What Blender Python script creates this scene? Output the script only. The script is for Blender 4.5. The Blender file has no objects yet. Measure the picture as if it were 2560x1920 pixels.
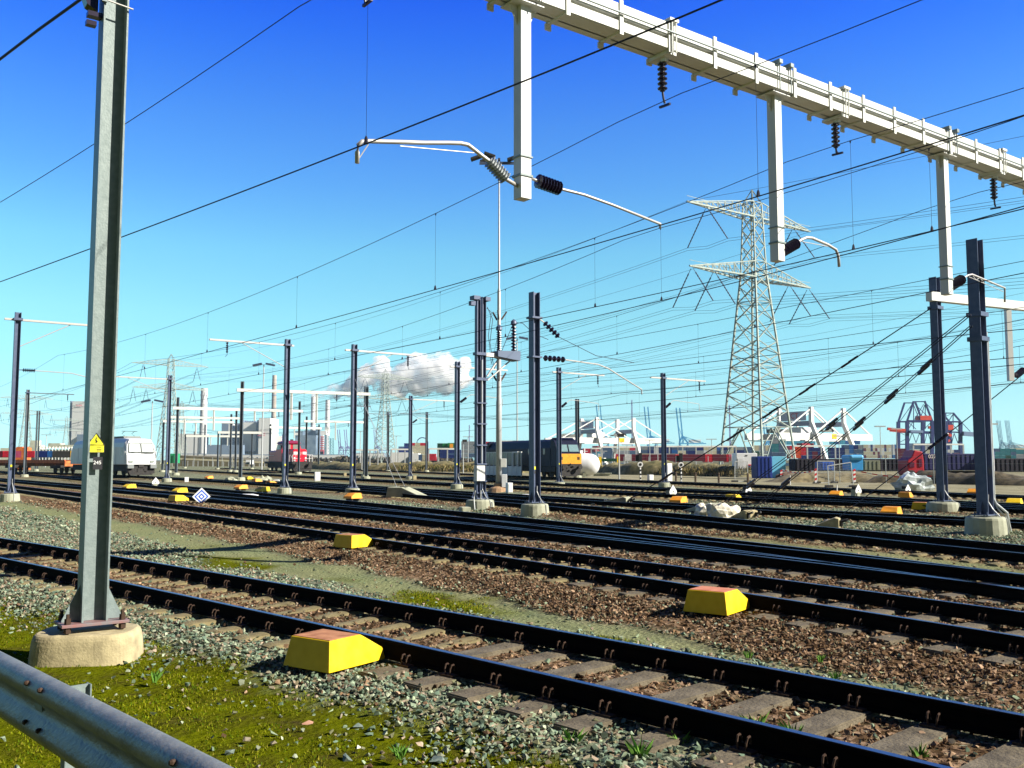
import bpy, bmesh, math, random
import numpy as np
from mathutils import Vector, Matrix
random.seed(7); RNG = np.random.default_rng(7)
S = bpy.context.scene
COL = S.collection
R = math.radians

# ------------------------------------------------------------------ camera model of the photo
F = 2329.0; CH = 2.04; HY = 1150.0
PIT = math.atan((HY-960)/F); SP, CP = math.sin(PIT), math.cos(PIT)
def ray(px, py):
    u = (px-1280)/F; v = (960-py)/F
    return Vector((u, CP-v*SP, SP+v*CP))
def un(px, py, z=0.0):
    d = ray(px, py); t = (z-CH)/d.z
    return Vector((d.x*t, d.y*t, z))
def at(px, py, Y):
    d = ray(px, py); t = Y/d.y
    return Vector((d.x*t, Y, CH+d.z*t))
def proj(p):
    x, y, z = p[0], p[1], p[2]-CH
    w = y*CP+z*SP
    return 1280+F*x/w, 960-F*(z*CP-y*SP)/w
def onplane(px, py, p0, dirv):
    """ray against the vertical plane through p0 along dirv"""
    n = Vector((dirv.y, -dirv.x, 0)); d = ray(px, py); o = Vector((0, 0, CH))
    t = (Vector(p0)-o).dot(n)/d.dot(n)
    return o+d*t

# ------------------------------------------------------------------ materials
MATS = {}
def mat(name, col, rough=.6, metal=0., var=.12, scale=8., bump=0., bscale=None, spec=.5, emit=None, col2=None, detail=6., dark=None, coords='Object'):
    if name in MATS: return MATS[name]
    m = bpy.data.materials.new(name); m.use_nodes = True; nt = m.node_tree; N = nt.nodes; L = nt.links
    b = N['Principled BSDF']; b.inputs['Roughness'].default_value = rough; b.inputs['Metallic'].default_value = metal
    b.inputs['Specular IOR Level'].default_value = spec
    tc = N.new('ShaderNodeTexCoord'); nz = N.new('ShaderNodeTexNoise'); nz.inputs['Scale'].default_value = scale; nz.inputs['Detail'].default_value = detail
    L.new(tc.outputs[coords], nz.inputs['Vector'])
    cr = N.new('ShaderNodeValToRGB'); c = Vector(col[:3])
    if col2 is None: lo = [max(0, x*(1-var)) for x in c]; hi = [min(1, x*(1+var)) for x in c]
    else: lo = list(col); hi = list(col2)
    cr.color_ramp.elements[0].position = .32; cr.color_ramp.elements[1].position = .68
    cr.color_ramp.elements[0].color = (*lo, 1); cr.color_ramp.elements[1].color = (*hi, 1)
    L.new(nz.outputs['Fac'], cr.inputs['Fac']); L.new(cr.outputs['Color'], b.inputs['Base Color'])
    if bump:
        n2 = N.new('ShaderNodeTexNoise'); n2.inputs['Scale'].default_value = bscale or scale*4; n2.inputs['Detail'].default_value = 8
        L.new(tc.outputs[coords], n2.inputs['Vector']); bp = N.new('ShaderNodeBump'); bp.inputs['Strength'].default_value = bump; bp.inputs['Distance'].default_value = .02
        L.new(n2.outputs['Fac'], bp.inputs['Height']); L.new(bp.outputs['Normal'], b.inputs['Normal'])
    MATS[name] = m
    return m
def flat(name, col, rough=.5, metal=0.): return mat(name, col, rough, metal, var=.06, scale=3)
M_galv = mat('galvanised_steel', (.17,.215,.21), .5, .1, col2=(.225,.275,.265), scale=14, bump=.15, bscale=60)
M_mast = mat('mast_steel', (.07,.095,.165), .45, .15, col2=(.10,.125,.20), scale=6, bump=.1)  # grey paint with the blue of its shaded sides put into the colour
M_mastf = mat('distant_mast_steel', (.07,.09,.11), .6, .1, col2=(.11,.13,.15), scale=2)
M_white = mat('white_gantry_paint', (.66,.67,.62), .55, 0, var=.05, scale=3, bump=.08)
M_postw = mat('hanging_post_paint', (.66,.67,.64), .5, 0, var=.04, scale=2)
M_conc = mat('foundation_concrete', (.30,.25,.14), .92, 0, col2=(.50,.42,.235), scale=7, bump=.3, bscale=45)
M_concf = mat('pale_concrete', (.30,.31,.22), .9, 0, col2=(.42,.43,.32), scale=3, bump=.3)
M_slc = mat('sleeper_concrete', (.13,.105,.045), .92, 0, col2=(.22,.18,.085), scale=6, bump=.5, bscale=50)
M_slw = mat('sleeper_wood', (.07,.055,.032), .9, 0, col2=(.17,.14,.09), scale=4, bump=.8, bscale=30)
M_railside = mat('shaded_rusty_rail', (.0025,.002,.002), .9, 0, spec=.04, col2=(.006,.0035,.0025), scale=10)  # near black: the backlit shade of the rail sides is in the colour
M_railtop = mat('polished_rail_head', (.10,.14,.30), .32, 1., var=.05, scale=3)
M_clip = mat('rusty_clip', (.06,.032,.018), .7, .3, scale=30)
M_yel = mat('yellow_box_paint', (.78,.50,.003), .5, 0, spec=.25, col2=(.88,.60,.02), scale=7, bump=.1)
M_ora = mat('orange_box_paint', (.80,.28,.01), .5, 0, col2=(.88,.38,.02), scale=7)
M_rust = mat('rusty_lid', (.25,.09,.03), .8, 0, col2=(.48,.22,.10), scale=9)
M_ins = mat('brown_insulator', (.018,.012,.03), .25, 0, var=.2)
M_insg = mat('grey_insulator', (.30,.33,.34), .4, 0, var=.1)
M_wire = mat('copper_wire', (.012,.012,.03), .6, .2, var=.1)
M_alu = mat('aluminium_tube', (.50,.48,.45), .45, .3, var=.05)
M_bplate = flat('black_plate', (.012,.012,.016), .5)
M_signy = flat('sign_yellow', (.80,.74,.02), .5)
M_signw = flat('sign_white', (.82,.82,.80), .5)
M_blue = flat('sign_blue', (.02,.10,.50), .5)
M_red = flat('signal_red', (.60,.02,.02), .5)
M_pole = mat('grey_pole', (.45,.47,.47), .5, .2, var=.08)
M_pyl = mat('pylon_steel', (.24,.29,.26), .6, .15, col2=(.36,.41,.36), scale=1.5)
M_pylf = mat('far_pylon_steel', (.24,.30,.32), .7, 0, var=.05, scale=.5)
M_cable = mat('power_cable', (.05,.07,.12), .6, 0, var=.05)
M_glass = mat('window_glass', (.03,.05,.06), .1, 0, var=.1)
M_black = mat('black_underframe', (.012,.012,.014), .8, 0, col2=(.04,.035,.03), scale=6)
M_lwhite = mat('white_loco_paint', (.74,.75,.76), .4, 0, var=.04, scale=2)
M_lred = mat('red_loco_paint', (.62,.004,.03), .4, 0, var=.12, scale=2)
M_ldark = mat('dark_loco_paint', (.003,.005,.022), .6, 0, spec=.2, col2=(.006,.008,.035), scale=2)
M_lyel = mat('yellow_loco_end', (.80,.40,.01), .5, 0, col2=(.62,.25,.01), scale=4)
M_orange = mat('orange_wagon', (.50,.10,.02), .7, 0, col2=(.72,.22,.05), scale=2)
M_plast = mat('white_plastic_sheet', (.60,.55,.42), .35, 0, col2=(.78,.74,.62), scale=4, bump=1., bscale=9)
M_soil = mat('dark_soil', (.03,.025,.014), .95, 0, col2=(.14,.11,.06), scale=2.2, bump=1., bscale=8)
M_drygrass = mat('dry_grass', (.06,.065,.02), .95, 0, col2=(.28,.23,.10), scale=1.1, bump=1., bscale=6)
M_crw = mat('crane_white', (.80,.80,.76), .6, 0, var=.04, scale=.2)
M_crb = mat('crane_light_blue', (.02,.30,.60), .6, 0, var=.06, scale=.1)
M_crn = mat('crane_navy', (.015,.03,.16), .6, 0, var=.1, scale=.3)
M_crr = mat('crane_orange_red', (.75,.07,.03), .6, 0, var=.1, scale=.3)
M_crp = mat('crane_purple', (.20,.16,.42), .6, 0, var=.1, scale=.1)

# ------------------------------------------------------------------ objects
def link(o, parent=None):
    COL.objects.link(o)
    if parent is not None: o.parent = parent
    return o
def tag(o, label=None, cat=None, group=None, kind=None):
    if label: o['label'] = label
    if cat: o['category'] = cat
    if group: o['group'] = group
    if kind: o['kind'] = kind
    return o
def thing(name, label, cat, loc=(0,0,0), rz=0., group=None):
    o = bpy.data.objects.new(name, None); o.empty_display_size = .2
    link(o); o.location = loc; o.rotation_euler = (0, 0, rz)
    return tag(o, label, cat, group)
class MB:
    def __init__(s, world=None):
        s.v = []; s.f = []; s.o = Vector(world) if world is not None else Vector((0,0,0))
    def add(s, vs, fs):
        n = len(s.v); s.v += [tuple(Vector(p)-s.o) for p in vs]; s.f += [tuple(i+n for i in f) for f in fs]; return s
    def box(s, c, size, rz=0., M=None):
        x, y, z = [a/2 for a in size]; cs, sn = math.cos(rz), math.sin(rz); vs = []
        for dz in (-z, z):
            for dx, dy in ((-x,-y),(x,-y),(x,y),(-x,y)):
                p = Vector((dx, dy, dz))
                if M is not None: p = M@p
                else: p = Vector((dx*cs-dy*sn, dx*sn+dy*cs, dz))
                vs.append(Vector(c)+p)
        return s.add(vs, [(3,2,1,0),(4,5,6,7),(0,1,5,4),(1,2,6,5),(2,3,7,6),(3,0,4,7)])
    def bar(s, p0, p1, w, h=None, up=(0,0,1)):
        p0, p1 = Vector(p0), Vector(p1); h = h or w; d = (p1-p0)
        if d.length < 1e-6: return s
        d.normalize(); u = Vector(up)
        if abs(d.dot(u)) > .98: u = Vector((1,0,0))
        a = d.cross(u).normalized(); b = a.cross(d).normalized(); vs = []
        for p in (p0, p1):
            for i, j in ((-1,-1),(1,-1),(1,1),(-1,1)): vs.append(p+a*(i*w/2)+b*(j*h/2))
        return s.add(vs, [(3,2,1,0),(4,5,6,7),(0,1,5,4),(1,2,6,5),(2,3,7,6),(3,0,4,7)])
    def tube(s, pts, r, n=6):
        pts = [Vector(p) for p in pts]; vs = []; fs = []; m = len(pts)
        rr = r if isinstance(r, (list, tuple)) else [r]*m
        for i, p in enumerate(pts):
            d = (pts[min(i+1, m-1)]-pts[max(i-1, 0)]).normalized()
            u = Vector((0,0,1)) if abs(d.z) < .95 else Vector((1,0,0))
            a = d.cross(u).normalized(); b = a.cross(d).normalized()
            for k in range(n):
                t = 2*math.pi*(k+.5)/n; vs.append(p+a*(math.cos(t)*rr[i])+b*(math.sin(t)*rr[i]))
        for i in range(m-1):
            for k in range(n): fs.append((i*n+k, i*n+(k+1)%n, (i+1)*n+(k+1)%n, (i+1)*n+k))
        fs.append(tuple(range(n-1, -1, -1))); fs.append(tuple((m-1)*n+k for k in range(n)))
        return s.add(vs, fs)
    def lathe(s, p0, p1, prof, n=10):
        p0, p1 = Vector(p0), Vector(p1)
        return s.tube_prof(p0, p1, prof, n)
    def tube_prof(s, p0, p1, prof, n):
        d = (p1-p0); L = d.length; d.normalize(); u = Vector((0,0,1)) if abs(d.z) < .95 else Vector((1,0,0))
        a = d.cross(u).normalized(); b = a.cross(d).normalized(); vs = []; fs = []
        for t, r in prof:
            for k in range(n):
                q = 2*math.pi*(k+.5)/n; vs.append(p0+d*(t*L)+a*(math.cos(q)*r)+b*(math.sin(q)*r))
        m = len(prof)
        for i in range(m-1):
            for k in range(n): fs.append((i*n+k, i*n+(k+1)%n, (i+1)*n+(k+1)%n, (i+1)*n+k))
        fs.append(tuple(range(n-1, -1, -1))); fs.append(tuple((m-1)*n+k for k in range(n)))
        return s.add(vs, fs)
    def prism(s, poly, o, ax, ay, ext):
        """polygon in (ax, ay) from o, extruded by ext"""
        o, ax, ay, ext = Vector(o), Vector(ax), Vector(ay), Vector(ext); n = len(poly)
        a = [o+ax*x+ay*y for x, y in poly]; b = [p+ext for p in a]
        return s.add(a+b, [tuple(range(n-1,-1,-1)), tuple(range(n, 2*n))]+[(i, (i+1)%n, n+(i+1)%n, n+i) for i in range(n)])
    def build(s, name, m, parent=None, smooth=False, loc=None, rot=None, bevel=0., fix=True):
        me = bpy.data.meshes.new(name); me.from_pydata(s.v, [], s.f)
        if fix:
            bm = bmesh.new(); bm.from_mesh(me); bmesh.ops.recalc_face_normals(bm, faces=bm.faces); bm.to_mesh(me); bm.free()
        for x in (m if isinstance(m, (list, tuple)) else [m]): me.materials.append(x)
        if smooth: me.polygons.foreach_set('use_smooth', [True]*len(me.polygons))
        o = bpy.data.objects.new(name, me); link(o, parent)
        if loc is not None: o.location = loc
        if rot is not None: o.rotation_euler = rot
        if bevel:
            b = o.modifiers.new('b', 'BEVEL'); b.width = bevel; b.segments = 2; b.limit_method = 'ANGLE'
        return o
def kids(o): return [c for c in bpy.data.objects if c.parent is o]
KIDS = {}
def dup(src, loc, rz, label=None, group=None, cat=None, scale=None):
    def cp(o, par):
        c = o.copy(); COL.objects.link(c)
        if par is not None: c.parent = par
        for k in KIDS.setdefault(o.name, [x for x in bpy.data.objects if x.parent is o]): cp(k, c)
        return c
    r = cp(src, None); r.location = loc; r.rotation_euler = (0,0,rz)
    if scale: r.scale = scale
    if label: r['label'] = label
    if group: r['group'] = group
    return r
def ins_prof(n, r0, r1):
    out = [(0, r0)]
    for i in range(n):
        a = (i+.15)/n; out += [(a, r0), (a+.25/n, r1), (a+.45/n, r1*.95), (a+.6/n, r0*1.1)]
    return out+[(1, r0)]
def text(name, body, size, m, parent, loc, rot, ext=.002):
    cu = bpy.data.curves.new(name, 'FONT'); cu.body = body; cu.size = size; cu.extrude = ext; cu.align_x = 'CENTER'; cu.align_y = 'CENTER'
    t = bpy.data.objects.new(name+'_curve', cu); COL.objects.link(t); dg = bpy.context.evaluated_depsgraph_get(); me = bpy.data.meshes.new_from_object(t.evaluated_get(dg))
    bpy.data.objects.remove(t); me.materials.clear(); me.materials.append(m); o = bpy.data.objects.new(name, me); link(o, parent); o.location = loc; o.rotation_euler = rot
    return o

# ------------------------------------------------------------------ camera, sun, sky
cam = bpy.data.cameras.new('camera'); co = bpy.data.objects.new('camera', cam); link(co)
cam.sensor_width = 36; cam.lens = 36*F/2560; cam.clip_end = 30000; cam.clip_start = .05
co.location = (0, 0, CH); co.rotation_euler = (math.pi/2+PIT, 0, 0); S.camera = co
SUN_AZ, SUN_EL = R(106), R(33)
sl = bpy.data.lights.new('sun', 'SUN'); sl.energy = 5.0; sl.angle = R(.5); sl.color = (1, .94, .83)
so = bpy.data.objects.new('sun', sl); link(so)
sd = Vector((math.sin(SUN_AZ)*math.cos(SUN_EL), math.cos(SUN_AZ)*math.cos(SUN_EL), math.sin(SUN_EL)))
so.rotation_euler = (-sd).to_track_quat('-Z', 'Y').to_euler()
W = bpy.data.worlds.new('World'); S.world = W; W.use_nodes = True; nt = W.node_tree; N = nt.nodes; L = nt.links
bg = N['Background']; sk = N.new('ShaderNodeTexSky'); sk.sky_type = 'NISHITA'; sk.sun_disc = False
sk.sun_elevation = SUN_EL; sk.sun_rotation = SUN_AZ; sk.air_density = 1.15; sk.dust_density = .35; sk.ozone_density = 2.5; sk.altitude = 0
hs = N.new('ShaderNodeHueSaturation'); hs.inputs['Saturation'].default_value = 1.0; hs.inputs['Hue'].default_value = .5
L.new(sk.outputs[0], hs.inputs['Color'])
tc = N.new('ShaderNodeTexCoord'); sx = N.new('ShaderNodeSeparateXYZ'); L.new(tc.outputs['Generated'], sx.inputs[0])
sr = N.new('ShaderNodeValToRGB'); el = sr.color_ramp.elements                      # sky tint by height, darkened overhead to cut the fill light
ST = [(0.004, (1.01, 1.99, 3.0)), (0.064, (0.94, 1.63, 1.94)), (0.149, (1.01, 1.79, 1.77)), (0.216, (0.88, 1.75, 1.9)), (0.281, (0.61, 1.41, 2.13)), (0.342, (0.42, 1.17, 2.3)), (0.389, (0.25, 0.95, 2.5)), (0.423, (0.13, 0.78, 2.65)), (0.455, (0.06, 0.62, 2.75)), (0.49, (0.1, 0.5, 2.5)), (0.6, (0.05, 0.24, 1.2)), (1.0, (0.03, 0.12, 0.6))]
sr.color_ramp.interpolation = 'LINEAR'
while len(el) < len(ST): el.new(.5)
for q, (p, c) in zip(el, ST): q.position = p; q.color = (c[0]/4, c[1]/4, c[2]/4, 1)
L.new(sx.outputs['Z'], sr.inputs['Fac'])
mu = N.new('ShaderNodeVectorMath'); mu.operation = 'MULTIPLY'; L.new(hs.outputs[0], mu.inputs[0]); L.new(sr.outputs[0], mu.inputs[1])
m3 = N.new('ShaderNodeVectorMath'); m3.operation = 'SCALE'; m3.inputs['Scale'].default_value = 4.0; L.new(mu.outputs[0], m3.inputs[0]); L.new(sx.outputs['Y'], (mr := N.new('ShaderNodeMapRange')).inputs[0]); mr.inputs[1].default_value = -.35; mr.inputs[2].default_value = .45; mr.inputs[3].default_value = .13; mr.inputs[4].default_value = 1.  # sky dimmed behind the camera to lower the fill on shaded faces
m4 = N.new('ShaderNodeVectorMath'); m4.operation = 'SCALE'; L.new(m3.outputs[0], m4.inputs[0]); L.new(mr.outputs[0], m4.inputs['Scale']); L.new(m4.outputs[0], bg.inputs['Color']); bg.inputs['Strength'].default_value = .05
S.view_settings.view_transform = 'Standard'; S.view_settings.look = 'None'; S.view_settings.exposure = 1.0; S.view_settings.gamma = 1.0
S.cycles.max_bounces = 40; S.cycles.transmission_bounces = 4; S.cycles.transparent_max_bounces = 8; S.cycles.diffuse_bounces = 2; S.cycles.glossy_bounces = 3; S.cycles.volume_bounces = 40
S.cycles.use_denoising = True

# ------------------------------------------------------------------ tracks (far rail heads read in the photo, unprojected to z = RT)
RT = .30; G2 = .7525
TP = {
'A':[(0,1347),(193,1374.5),(423,1408.6),(561,1436.6),(900,1489.5),(1247,1550.5),(1700,1630),(2107,1707),(2560,1784.5)],
'B':[(0,1208.8),(197,1232),(400,1257),(658,1287),(920,1318),(1120,1340),(1380,1373),(1680,1415),(2087,1469),(2560,1528)],
'C':[(0,1194.7),(197,1212),(274,1217),(400,1228.7),(658,1245),(860,1265),(1118,1290),(1380,1313),(1840,1364),(2560,1434)],
'D':[(0,1184),(277,1199),(400,1206),(574,1219),(740,1235),(920,1254),(1118,1277),(1380,1305),(1840,1357),(2560,1431)],
'E':[(100,1178),(400,1195),(680,1207),(920,1221),(1212,1241),(1350,1254),(1555,1271),(1840,1297),(2180,1330.7),(2560,1361.7)],
'G':[(720,1200),(860,1211),(1118,1226),(1283,1233),(1350,1239),(1555,1250),(1840,1264),(2180,1282),(2560,1299)],
'H':[(442,1172),(588,1182),(720,1187),(860,1194),(1118,1206),(1350,1217),(1555,1225),(1840,1240),(2180,1254),(2560,1267)],
'I':[(690,1177),(860,1182),(1118,1193),(1350,1204),(1555,1212),(1840,1229),(2180,1243),(2560,1258)],
'J':[(780,1170),(860,1172.5),(1118,1179),(1350,1190),(1555,1198),(1840,1211),(2180,1223.5),(2560,1237.4)]}
TRK = {}
def resample(P, step):
    P = np.array(P); d = np.r_[0, np.cumsum(np.hypot(*np.diff(P, axis=0).T))]; n = max(2, int(d[-1]/step)+1)
    q = np.linspace(0, d[-1], n); return np.stack([np.interp(q, d, P[:,0]), np.interp(q, d, P[:,1])], 1)
for k, pts in TP.items():
    a = np.array(pts); c = np.polyfit(a[:,0], a[:,1], 2 if k not in 'E' else 3)
    x0 = {'A':-160,'B':-160,'C':-160,'D':-100,'E':60,'G':700,'H':430,'I':560,'J':640}[k]
    xs = np.linspace(x0, 2900, 90); W_ = []
    for x in xs:
        y = np.polyval(c, x)
        if y-HY < 15: continue
        p = un(x, y, RT); W_.append((p.x, p.y))
    P = np.array(W_)
    P = resample(P, 1.0); P = P[::-1]                      # near -> far
    d = np.gradient(P, axis=0); d /= np.linalg.norm(d, axis=1)[:,None]
    if P[0,1] < 40:   # lead-in behind/right of the camera
        ext = P[0][None]-d[0][None]*np.arange(12, 0, -1)[:,None]; P = np.vstack([ext, P]); d = np.vstack([np.repeat(d[:1], 12, 0), d])
    nrm = np.stack([-d[:,1], d[:,0]], 1)                    # left of travel = camera side
    CEN = P+nrm*G2
    TRK[k] = resample(CEN, .6)
def frame(P):
    d = np.gradient(P, axis=0); d /= np.linalg.norm(d, axis=1)[:,None]; return d, np.stack([-d[:,1], d[:,0]], 1)
def lat(k, X, Yv):
    """signed lateral distance to track k (positive on the camera side) for arrays"""
    P = TRK[k][::4]; best = np.full(X.shape, 1e9); sg = np.zeros(X.shape)
    for i in range(len(P)-1):
        a, b = P[i], P[i+1]; ab = b-a; L2 = ab@ab
        t = np.clip(((X-a[0])*ab[0]+(Yv-a[1])*ab[1])/L2, 0, 1)
        dx, dy = X-a[0]-t*ab[0], Yv-a[1]-t*ab[1]; q = np.hypot(dx, dy)
        cr = ab[0]*dy-ab[1]*dx; m = q < best
        best = np.where(m, q, best); sg = np.where(m, np.sign(cr), sg)
    return best*sg
def sm(a, b, x): t = np.clip((x-a)/(b-a), 0, 1); return t*t*(3-2*t)
def vnoise(X, Yv, s, seed=0):
    """cheap value noise"""
    x = X/s+seed*17.3; y = Yv/s+seed*5.1; xi = np.floor(x); yi = np.floor(y); fx = x-xi; fy = y-yi; fx = fx*fx*(3-2*fx); fy = fy*fy*(3-2*fy)
    def h(a, b): v = np.sin(a*127.1+b*311.7+seed*74.7)*43758.5453; return v-np.floor(v)
    return (h(xi,yi)*(1-fx)+h(xi+1,yi)*fx)*(1-fy)+(h(xi,yi+1)*(1-fx)+h(xi+1,yi+1)*fx)*fy
BEDS = 'ABCDEGHIJ'
def zones(X, Yv):
    """height, moss, path, brown for ground points"""
    D = {k: lat(k, X, Yv) for k in BEDS}
    z = np.zeros(X.shape)
    for k in BEDS: z = np.maximum(z, .085*(1-sm(1.55, 2.25, np.abs(D[k]))))
    nz = vnoise(X, Yv, 1.3, 1)-.5; n2 = vnoise(X, Yv, .45, 2)-.5
    dA, dB, dD, dE, dG = D['A'], D['B'], D['D'], D['E'], D['G']
    w = nz*.9+n2*.45
    moss = sm(1.68, 2.0, dA+w*.5)                              # towards the camera
    bet = sm(1.5, 1.9, -dA+w*.3)*sm(1.9, 2.2, dB+w*.5)        # between A and B
    path = bet*sm(2.45, 2.7, dB+w*.5)*(1-sm(3.7, 4.1, dB+w*.6))
    mossb = bet*sm(2.9, 3.4, dB+w*1.5)*(1-sm(4.3, 5.4, dB+w*1.6))*sm(8, 11, Yv)*(1-sm(21, 27, Yv))*sm(.42, .6, vnoise(X, Yv, 2.2, 4))
    pD = sm(1.9, 2.1, -dD+w*.5)*(1-sm(2.9, 3.3, -dD+w*.6))*(1-sm(48, 56, Yv))
    path = np.maximum(path, pD*.9)
    brown = np.zeros(X.shape)
    for k, ww in (('B',2.5),('C',2.1),('D',2.0),('E',2.0),('G',1.3),('H',1.6),('I',1.4),('J',1.6)):
        brown = np.maximum(brown, 1-sm(ww-.25, ww+.35, np.abs(D[k])+w*.5))
    brown = np.maximum(brown, 1-sm(.5, .85, np.abs(dA)+w*.25))
    far = np.maximum(0, -D['J'])
    return z, moss, path, brown, mossb, D, far
# ------------------------------------------------------------------ ground sheet
def axis(lo, hi, step, far, g=1.16):
    a = list(np.arange(lo, hi+.01, step)); s = step
    while a[-1] < far: s *= g; a.append(a[-1]+s)
    s = step
    while a[0] > -far: s *= g; a.insert(0, a[0]-s)
    return np.array(a)
gx = axis(-24, 16, .25, 9000, 1.12)
gy = list(np.arange(2.0, 34, .25)); s_ = .25
while gy[-1] < 12000: s_ *= 1.06; gy.append(gy[-1]+s_)
s_ = .5; y_ = 2.0
while y_ > -400: y_ -= s_; s_ *= 1.3; gy.insert(0, y_)
gy = np.array(gy)
X, Y = np.meshgrid(gx, gy); z, moss, path, brown, mossb, DD, far = zones(X.ravel(), Y.ravel()); Xr, Yr = X.ravel(), Y.ravel()
near = Yr < 60
hump = (vnoise(Xr, Yr, .8, 5)-.5)*.035+(vnoise(Xr, Yr, 3., 6)-.5)*.05
zz = z+np.where(near, hump*np.where(np.abs(DD['A'])<1.5, .15, 1)*np.where((z > .05), .3, 1), 0)
zz += moss*(-.05*sm(2.4, 5., DD['A']))
zz -= .03*path
nx, ny = len(gx), len(gy)
V = np.stack([Xr, Yr, zz], 1); ii = np.arange(nx*ny).reshape(ny, nx)
Fq = np.stack([ii[:-1,:-1], ii[:-1,1:], ii[1:,1:], ii[1:,:-1]], -1).reshape(-1, 4)
me = bpy.data.meshes.new('ground'); me.vertices.add(len(V)); me.vertices.foreach_set('co', V.astype(np.float32).ravel())
me.loops.add(len(Fq)*4); me.loops.foreach_set('vertex_index', Fq.astype(np.int32).ravel())
me.polygons.add(len(Fq)); me.polygons.foreach_set('loop_start', np.arange(0, len(Fq)*4, 4, dtype=np.int32)); me.update(calc_edges=True)
me.polygons.foreach_set('use_smooth', [True]*len(Fq))
for nm, ch in (('zone', (moss, path, brown)), ('zone_b', (mossb, sm(.6, 1.4, far/1.0), sm(55, 140, far)))):
    ca = me.color_attributes.new(nm, 'FLOAT_COLOR', 'POINT'); ca.data.foreach_set('color', np.stack([*ch, np.ones(len(V))], 1).astype(np.float32).ravel())
m = bpy.data.materials.new('ground_material'); m.use_nodes = True; nt = m.node_tree; N = nt.nodes; L = nt.links; b = N['Principled BSDF']
b.inputs['Roughness'].default_value = .95; b.inputs['Specular IOR Level'].default_value = .0
tc = N.new('ShaderNodeTexCoord')
def noise(sc, det=8, rg=.6):
    n = N.new('ShaderNodeTexNoise'); n.inputs['Scale'].default_value = sc; n.inputs['Detail'].default_value = det; n.inputs['Roughness'].default_value = rg
    L.new(tc.outputs['Object'], n.inputs['Vector']); return n.outputs['Fac']
def ramp(fac, stops):
    r = N.new('ShaderNodeValToRGB'); e = r.color_ramp.elements
    while len(e) < len(stops): e.new(.5)
    for q, (p, c) in zip(e, stops): q.position = p; q.color = (*c, 1)
    L.new(fac, r.inputs['Fac']); return r.outputs['Color']
def mix(fac, a, c):
    x = N.new('ShaderNodeMix'); x.data_type = 'RGBA'
    if isinstance(fac, float): x.inputs[0].default_value = fac
    else: L.new(fac, x.inputs[0])
    L.new(a, x.inputs[6]); L.new(c, x.inputs[7]); return x.outputs[2]
def vor(sc):
    v = N.new('ShaderNodeTexVoronoi'); v.inputs['Scale'].default_value = sc; L.new(tc.outputs['Object'], v.inputs['Vector']); return v
z1 = N.new('ShaderNodeVertexColor'); z1.layer_name = 'zone'; s1 = N.new('ShaderNodeSeparateColor'); L.new(z1.outputs['Color'], s1.inputs[0])
z2 = N.new('ShaderNodeVertexColor'); z2.layer_name = 'zone_b'; s2 = N.new('ShaderNodeSeparateColor'); L.new(z2.outputs['Color'], s2.inputs[0])
vs = vor(17.); vr = N.new('ShaderNodeSeparateColor'); L.new(vs.outputs['Color'], vr.inputs[0])
grey = ramp(vr.outputs[0], [(0,(.05,.06,.04)), (.45,(.15,.175,.115)), (.8,(.25,.28,.19)), (1,(.33,.26,.17))])
brn = ramp(vr.outputs[1], [(0,(.035,.022,.012)), (.4,(.12,.075,.04)), (.75,(.22,.14,.085)), (1,(.36,.25,.16))])
sand = ramp(noise(26., 10, .7), [(.3,(.13,.14,.07)), (.5,(.215,.23,.12)), (.75,(.31,.325,.19))])
sandb = ramp(noise(.6, 6), [(.35,(.27,.25,.11)), (.65,(.15,.21,.08))])
sand = mix(.30, sand, sandb)
mosc = ramp(noise(2.2, 9, .65), [(.30,(.09,.07,.025)), (.42,(.115,.12,.008)), (.55,(.135,.155,.004)), (.70,(.19,.20,.006))])
mosf = ramp(noise(45., 6, .7), [(.3,(.35,.35,.35)), (.7,(1.0,1.0,1.0))])
mm = N.new('ShaderNodeMix'); mm.data_type = 'RGBA'; mm.blend_type = 'MULTIPLY'; mm.inputs[0].default_value = .8; L.new(mosc, mm.inputs[6]); L.new(mosf, mm.inputs[7]); mosc = mm.outputs[2]
grav = mix(s1.outputs[2], grey, brn)
bfar = ramp(noise(.25, 9, .7), [(.3,(.16,.14,.08)), (.5,(.27,.25,.165)), (.7,(.34,.32,.22))])
c = mix(s1.outputs[1], grav, sand); c = mix(s2.outputs[0], c, mosc); c = mix(s1.outputs[0], c, mosc)
c = mix(s2.outputs[1], c, bfar)
farc = ramp(noise(.02, 6), [(.3,(.09,.09,.05)), (.7,(.16,.15,.10))]); c = mix(s2.outputs[2], c, farc)
L.new(c, b.inputs['Base Color'])
bm1 = N.new('ShaderNodeBump'); bm1.inputs['Strength'].default_value = .7; bm1.inputs['Distance'].default_value = .03; L.new(vs.outputs['Distance'], bm1.inputs['Height'])
bm2 = N.new('ShaderNodeBump'); bm2.inputs['Strength'].default_value = .9; bm2.inputs['Distance'].default_value = .02; L.new(noise(60., 8, .7), bm2.inputs['Height']); L.new(bm1.outputs[0], bm2.inputs['Normal'])
L.new(bm2.outputs[0], b.inputs['Normal']); me.materials.append(m)
g = bpy.data.objects.new('ground', me); link(g); tag(g, kind='structure', label='gravel, moss and sandy ground of the railway yard')

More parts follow.
